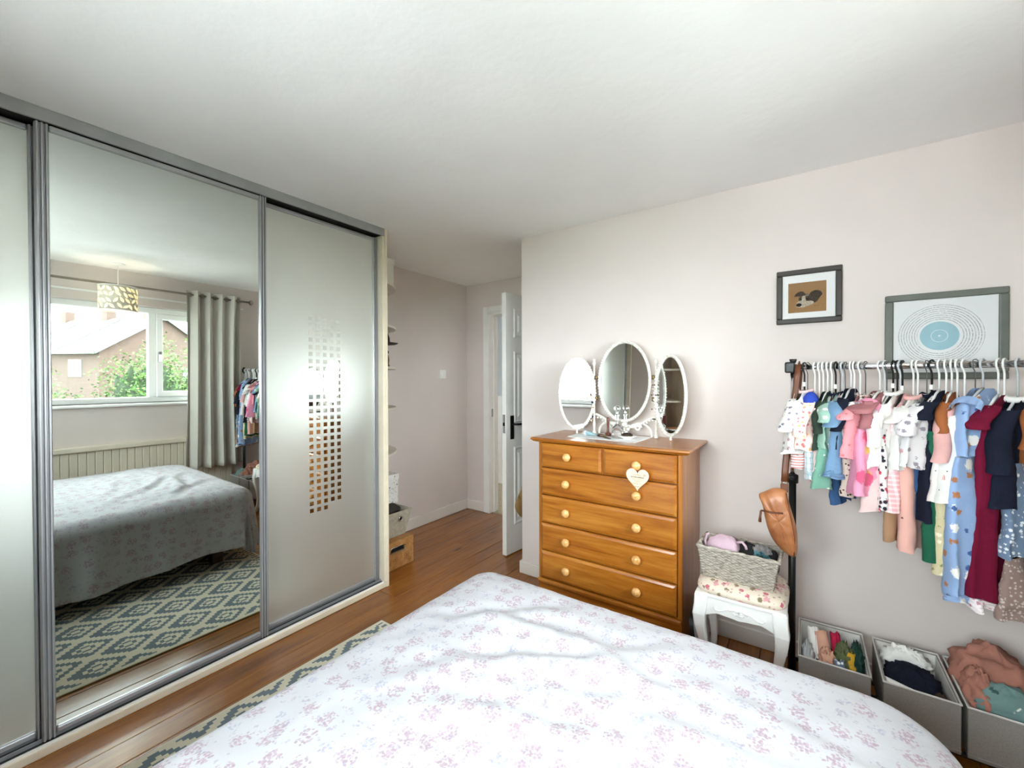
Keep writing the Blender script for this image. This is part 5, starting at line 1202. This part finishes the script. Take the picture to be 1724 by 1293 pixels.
plain('basket_grey', (176, 168, 150), .9, var=.06, vscale=40, bump=.3, bscale=200)
gb = thing('tapered_fabric_basket', 'grey-beige tapered basket with a metal eyelet on the wooden crate', 'basket', (-.365, -.425, .1975))
def taper(x0, y0, x1, y1, h_, thick):
    m = MB(); m.v = [(-x0, -y0, 0), (x0, -y0, 0), (x0, y0, 0), (-x0, y0, 0), (-x1, -y1, h_), (x1, -y1, h_), (x1, y1, h_), (-x1, y1, h_), (-x1 + thick, -y1 + thick, h_), (x1 - thick, -y1 + thick, h_), (x1 - thick, y1 - thick, h_), (-x1 + thick, y1 - thick, h_), (-x0 + thick, -y0 + thick, .01), (x0 - thick, -y0 + thick, .01), (x0 - thick, y0 - thick, .01), (-x0 + thick, y0 - thick, .01)]
    m.f = [(0, 3, 2, 1), (12, 13, 14, 15)]
    for a, b in ((0, 4), (4, 8), (8, 12)):
        for k in range(4): m.f.append((a + k, a + (k + 1) % 4, b + (k + 1) % 4, b + k))
    return m
taper(.145, .105, .188, .135, .190, .008).build('basket_body', 'basket_grey', gb, bevel=.003)
MB().tube([(.181 + .003, .015 * math.cos(a) + .03, .135 + .016 * math.sin(a)) for a in [2 * PI * q / 18 for q in range(18)]], .004, 8, closed=True).build('eyelet', 'chrome', gb, smooth=True)
MB().lathe([(.001, 0), (.013, 0), (.013, .001)], 16, (.1795, .03, .135), 'X').build('eyelet_hole', 'black_cloth', gb)
lump('folded_cloth', 'dark grey cloth lying over the tapered basket', 'clothing', (-.38, -.415, .345), (.150, .098, .052), 'hat_dark', .12, 3.3, sq=.6)
printed('p_blackscroll', (238, 236, 230), [(30, .30, .9, (40, 36, 36), -.1, .75), (44, .2, .8, (60, 54, 52), .3, .9)])
pbx = thing('patterned_fabric_box', 'white box with black scrollwork print on top of the tapered basket', 'box', (-.43, -.43, .412))
MB().box((-.13, -.11, 0), (.13, .115, .205)).build('box_body', 'p_blackscroll', pbx, bevel=.006)
MB().box((-.134, -.114, .175), (.134, .119, .220)).build('lid', 'p_blackscroll', pbx, bevel=.006)

# ================================================================== THINGS HANGING BEHIND THE DOOR
plain('robe_brown', (58, 42, 32), .95, bump=.4, bscale=20, bdist=.01)
printed('p_leafbag', (150, 118, 74), [(14, .40, .5, (104, 88, 48), -.1, .5), (18, .3, .6, (196, 170, 120), .5, .9)])
rb = thing('dressing_gown', 'dark brown dressing gown hanging behind the open door', 'dressing gown', (.505, .43, 1.58), math.radians(83))
shell(.15, .045, .85, 0, flare=1.1, folds=3, amp=.02, seed=2.0).build('body', 'robe_brown', rb, smooth=True)
MB().tube([(0, 0, -.01), (0, -.0, .05), (.0, .035, .07), (.0, .09, .07)], .005, 8).build('hook', 'black_metal', rb, smooth=True)
lb_ = thing('leaf_print_bag', 'drooping tan leaf-print bag low behind the open door', 'bag', (.452, .255, .285), math.radians(84))
m = MB()
for j in range(15):
    s_ = j / 14; z = .235 * s_; w_ = .018 + .075 * math.sin(PI * min(1, s_ * 1.15)) ** .8; t_ = .008 + .02 * math.sin(PI * s_)
    for i in range(24):
        a = 2 * PI * i / 24; m.v.append((w_ * math.cos(a), t_ * math.sin(a) + .004 * math.sin(a * 3 + j), z))
for j in range(14):
    for i in range(24): m.f.append((j * 24 + i, j * 24 + (i + 1) % 24, (j + 1) * 24 + (i + 1) % 24, (j + 1) * 24 + i))
m.build('bag_body', 'p_leafbag', lb_, smooth=True)
MB().tube([(-.012, 0, .232), (-.01, 0, .5), (.0, 0, 1.02), (.01, 0, .5), (.012, 0, .232)], .004, 6).build('strap', 'robe_brown', lb_, smooth=True)

# ================================================================== PENDANT LAMP
plain('shade_grey', (214, 208, 192), .8, var=.03)
g = G('shade_leaf', (250, 232, 190), .7); g.b.inputs['Emission Color'].default_value = (1.0, .74, .36, 1); g.b.inputs['Emission Strength'].default_value = .35; reg(g)
g = G('bulb_glow', (255, 240, 210), .4); g.b.inputs['Emission Color'].default_value = (1.0, .82, .55, 1); g.b.inputs['Emission Strength'].default_value = 3.0; reg(g)
LX, LY = 2.70, -1.362
pd = thing('pendant_lamp', 'drum pendant lamp with glowing leaf cut-outs by the window', 'lamp', (LX, LY, 1.885))
LR, LH = .128, .215
MB().lathe([(.042, .402), (.046, .405), (.046, .4135), (.03, .4145)], 20).build('ceiling_rose', 'upvc', pd, smooth=True)
MB().tube([(0, 0, .14), (0, 0, .405)], .003, 8).build('cord', 'upvc', pd, smooth=True)
m = MB().grid(lambda u, t: (LR * math.cos(2 * PI * u), LR * math.sin(2 * PI * u), t * LH), 64, 2, True)
so = m.build('shade', 'shade_grey', pd, smooth=True); so.modifiers.new('Solidify', 'SOLIDIFY').thickness = .003
for z in (.003, LH - .003): MB().tube([(LR * math.cos(2 * PI * k / 48), LR * math.sin(2 * PI * k / 48), z) for k in range(48)], .003, 6, closed=True).build('shade_ring', 'upvc', pd, smooth=True)
for k in range(3): MB().tube([(0, 0, .16), (LR * math.cos(k * 2.09), LR * math.sin(k * 2.09), .19)], .002, 6).build('spider_arm', 'upvc', pd)
MB().lathe([(.001, .07), (.02, .075), (.03, .10), (.022, .125), (.013, .14), (.013, .165)], 16).build('bulb', 'bulb_glow', pd, smooth=True)
rnd = random.Random(3); leaf_pts = []
for row in range(4):
    for c in range(19):
        a = 2 * PI * (c + .5 * (row % 2)) / 19 + rnd.uniform(-.05, .05); z = .033 + row * .050 + rnd.uniform(-.006, .006); an = rnd.choice((-1, 1)) * rnd.uniform(.4, 1.1)
        m = MB(); L_, wl = .027, .0105
        pts = [(L_ * (2 * q / 8 - 1), wl * math.sin(PI * q / 8)) for q in range(9)] + [(L_ * (1 - 2 * q / 8), -wl * math.sin(PI * q / 8)) for q in range(1, 8)]
        vs = []
        for (p, q) in pts:
            s_ = p * math.cos(an) - q * math.sin(an); h_ = p * math.sin(an) + q * math.cos(an); aa = a + s_ / LR
            vs.append(((LR + .0008) * math.cos(aa), (LR + .0008) * math.sin(aa), min(LH - .008, max(.008, z + h_))))
        m.add(vs, [tuple(range(len(vs)))]); m.build('leaf_cutout', 'shade_leaf', pd)
ll = bpy.data.lights.new('bulb_light', 'POINT'); ll.energy = 1.0; ll.color = (1, .86, .68); ll.shadow_soft_size = .03
lo = bpy.data.objects.new('bulb_light', ll); COL.objects.link(lo); lo.parent = pd; lo.location = (0, 0, .06)

# ================================================================== OUTSIDE THE WINDOW
GZ = -2.7
plain('lawn', (62, 80, 40), .95, var=.2, vscale=3); plain('bounce_pale', (240, 238, 235), .9, var=.05); plain('far_ground', (130, 140, 110), .95, var=.1)
gr = tag(MB().box((-30, -40, GZ - .1), (90, 60, GZ)).build('lawn', 'lawn'), 'green lawn below the bedroom window', 'lawn', kind='stuff')
pt_ = tag(MB().box((3.4, -14, GZ + .002), (8.6, 14, GZ + .03)).box((-12, -40, GZ + .002), (3.4, -3.6, GZ + .03)).build('bounce_ground', 'bounce_pale'), 'unseen pale ground added under the windows to bounce daylight onto the ceiling', 'reflector')  # out-of-view pale slabs, added to throw daylight up at the ceiling
plain('house_upvc', (110, 112, 114), .5)
g = G('house_brick', (170, 120, 104), .9); tc_ = g.coord('Object', (1, 1, 1))
br_ = g.n('ShaderNodeTexBrick'); sp = g.n('ShaderNodeSeparateXYZ'); g.t.links.new(tc_, sp.inputs[0]); cb_ = g.n('ShaderNodeCombineXYZ')
g.t.links.new(g.math('ADD', sp.outputs[0], sp.outputs[1]), cb_.inputs[0]); g.t.links.new(sp.outputs[2], cb_.inputs[1]); g.t.links.new(cb_.outputs[0], br_.inputs[0])
br_.inputs['Color1'].default_value = rgba((74, 46, 38)); br_.inputs['Color2'].default_value = rgba((60, 38, 32)); br_.inputs['Mortar'].default_value = rgba((92, 84, 78)); br_.inputs['Scale'].default_value = 3.0; br_.inputs['Mortar Size'].default_value = .03
g.color(br_.outputs[0]); reg(g)
plain('roof_tile', (84, 80, 80), .55, var=.06); plain('house_glass', (30, 36, 42), .1); plain('solar_dark', (24, 26, 32), .4)
hang = math.atan2(-.24, .97)
hs_ = thing('brick_house', 'brick house with a gable end seen through the window', 'house', (40.0, 5.5, GZ), hang)
HWD, HLN, EV, AP = 8.2, 22.0, 5.55, 8.35
m = MB(); m.prism([(0, 0), (HWD, 0), (HWD, EV), (HWD / 2, AP), (0, EV)], 0, HLN, 'YZ'); m.build('walls', 'house_brick', hs_)
m = MB()
for s_ in (0, 1):
    y0, y1 = (-.35, HWD / 2) if s_ == 0 else (HWD + .35, HWD / 2); sl_ = (AP - EV) / (HWD / 2); z0 = EV - .35 * sl_
    m.add([(-.3, y0, z0 + .02), (HLN + .3, y0, z0 + .02), (HLN + .3, y1, AP + .02), (-.3, y1, AP + .02), (-.3, y0, z0 + .16), (HLN + .3, y0, z0 + .16), (HLN + .3, y1, AP + .16), (-.3, y1, AP + .16)], [(0, 1, 2, 3), (4, 7, 6, 5), (0, 4, 5, 1), (1, 5, 6, 2), (2, 6, 7, 3), (3, 7, 4, 0)])
m.build('roof', 'roof_tile', hs_)
MB().box((-.2, -.5, EV - .38), (HLN, -.36, EV - .24)).build('gutter', 'house_upvc', hs_)
m = MB(); sl_ = (AP - EV) / (HWD / 2)
for s_ in (0, 1):
    ys = [-.36, HWD / 2] if s_ == 0 else [HWD + .36, HWD / 2]
    m.add([(-.36, ys[0], EV - .36 * sl_ - .12), (-.36, ys[1], AP - .12), (-.36, ys[1], AP + .15), (-.36, ys[0], EV - .36 * sl_ + .15), (-.28, ys[0], EV - .36 * sl_ - .12), (-.28, ys[1], AP - .12), (-.28, ys[1], AP + .15), (-.28, ys[0], EV - .36 * sl_ + .15)], [(0, 1, 2, 3), (4, 7, 6, 5), (0, 4, 5, 1), (2, 6, 7, 3), (1, 5, 6, 2), (0, 3, 7, 4)])
m.build('bargeboard', 'house_upvc', hs_)
for k, x in enumerate((1.0, 7.0, 13.5)):
    MB().box((x, HWD / 2 - .35, AP - .6), (x + .9, HWD / 2 + .35, AP + 1.0)).build('chimney', 'house_brick', hs_)
for x in (2.2, 6.4, 10.8, 15.2):
    w_ = MB().box((x, -.06, 3.45), (x + 1.7, .02, 4.75)).build('window', 'house_upvc', hs_)
    for q in range(2): MB().box((x + .12 + q * .78, -.08, 3.57), (x + .80 + q * .78, -.055, 4.63)).build('pane', 'house_glass', w_)
MB().box((-.05, 5.6, 3.0), (.02, 6.5, 4.2)).build('window', 'house_upvc', hs_)
for x in (4.8, 10.4):
    y0, y1 = -.35, HWD / 2; z0 = EV - .35 * sl_
    MB().add([(x, y0, z0 + .17), (x + .25, y0, z0 + .17), (x + .25, y1, AP + .17), (x, y1, AP + .17), (x, y0, z0 + .22), (x + .25, y0, z0 + .22), (x + .25, y1, AP + .22), (x, y1, AP + .22)], [(4, 7, 6, 5), (0, 4, 5, 1), (1, 5, 6, 2), (2, 6, 7, 3), (3, 7, 4, 0)]).build('party_ridge', 'solar_dark', hs_)

# hedge bushes of real leaves
g = G('hedge_leaf', (120, 160, 60), .6, spec=.3); oi = g.n('ShaderNodeNewGeometry')
g.color(g.ramp(oi.outputs['Random Per Island'], [(0.0, (34, 58, 20)), (.5, (52, 80, 28)), (1.0, (78, 104, 44))])); g.b.inputs['Subsurface Weight'].default_value = 0; reg(g)
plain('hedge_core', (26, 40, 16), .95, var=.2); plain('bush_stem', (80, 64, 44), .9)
def bush(label, c, rx_, ry_, ht_, n, seed):
    t = thing('garden_bush', label, 'bush', c); R = random.Random(seed)
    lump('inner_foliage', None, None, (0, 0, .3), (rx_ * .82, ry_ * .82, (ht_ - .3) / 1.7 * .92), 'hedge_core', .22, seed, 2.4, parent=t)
    MB().tube([(0, 0, 0), (0, 0, ht_ * .6)], [.09, .04], 8).build('stem', 'bush_stem', t)
    m = MB(); hz = (ht_ - .3) / 1.7
    for k in range(n):
        u = R.uniform(-.35, 1); a = R.uniform(0, 2 * PI); q = math.sqrt(max(0, 1 - u * u))
        d = Vector((q * math.cos(a), q * math.sin(a), u)); f_ = (.84 + .26 * R.random()) * (1 + .22 * fbm(d.x * 2.4 + seed, d.y * 2.4 + seed * 2, d.z * 2.4, 4))
        p = Vector((d.x * rx_ * f_, d.y * ry_ * f_, .3 + hz * .7 + d.z * hz * f_)); s_ = R.uniform(.03, .065)
        e1 = Vector((R.uniform(-1, 1), R.uniform(-1, 1), R.uniform(-.6, 1))).normalized(); e2 = e1.cross(Vector((R.uniform(-1, 1), R.uniform(-1, 1), R.uniform(-1, 1)))).normalized()
        m.add([p, p + e1 * s_ * .6 + e2 * s_ * .38, p + e1 * s_ * 1.5, p + e1 * s_ * .6 - e2 * s_ * .38], [(0, 1, 2, 3)])
    lv = m.build('leaves', 'hedge_leaf', t, recalc=False); lv['kind'] = 'stuff'
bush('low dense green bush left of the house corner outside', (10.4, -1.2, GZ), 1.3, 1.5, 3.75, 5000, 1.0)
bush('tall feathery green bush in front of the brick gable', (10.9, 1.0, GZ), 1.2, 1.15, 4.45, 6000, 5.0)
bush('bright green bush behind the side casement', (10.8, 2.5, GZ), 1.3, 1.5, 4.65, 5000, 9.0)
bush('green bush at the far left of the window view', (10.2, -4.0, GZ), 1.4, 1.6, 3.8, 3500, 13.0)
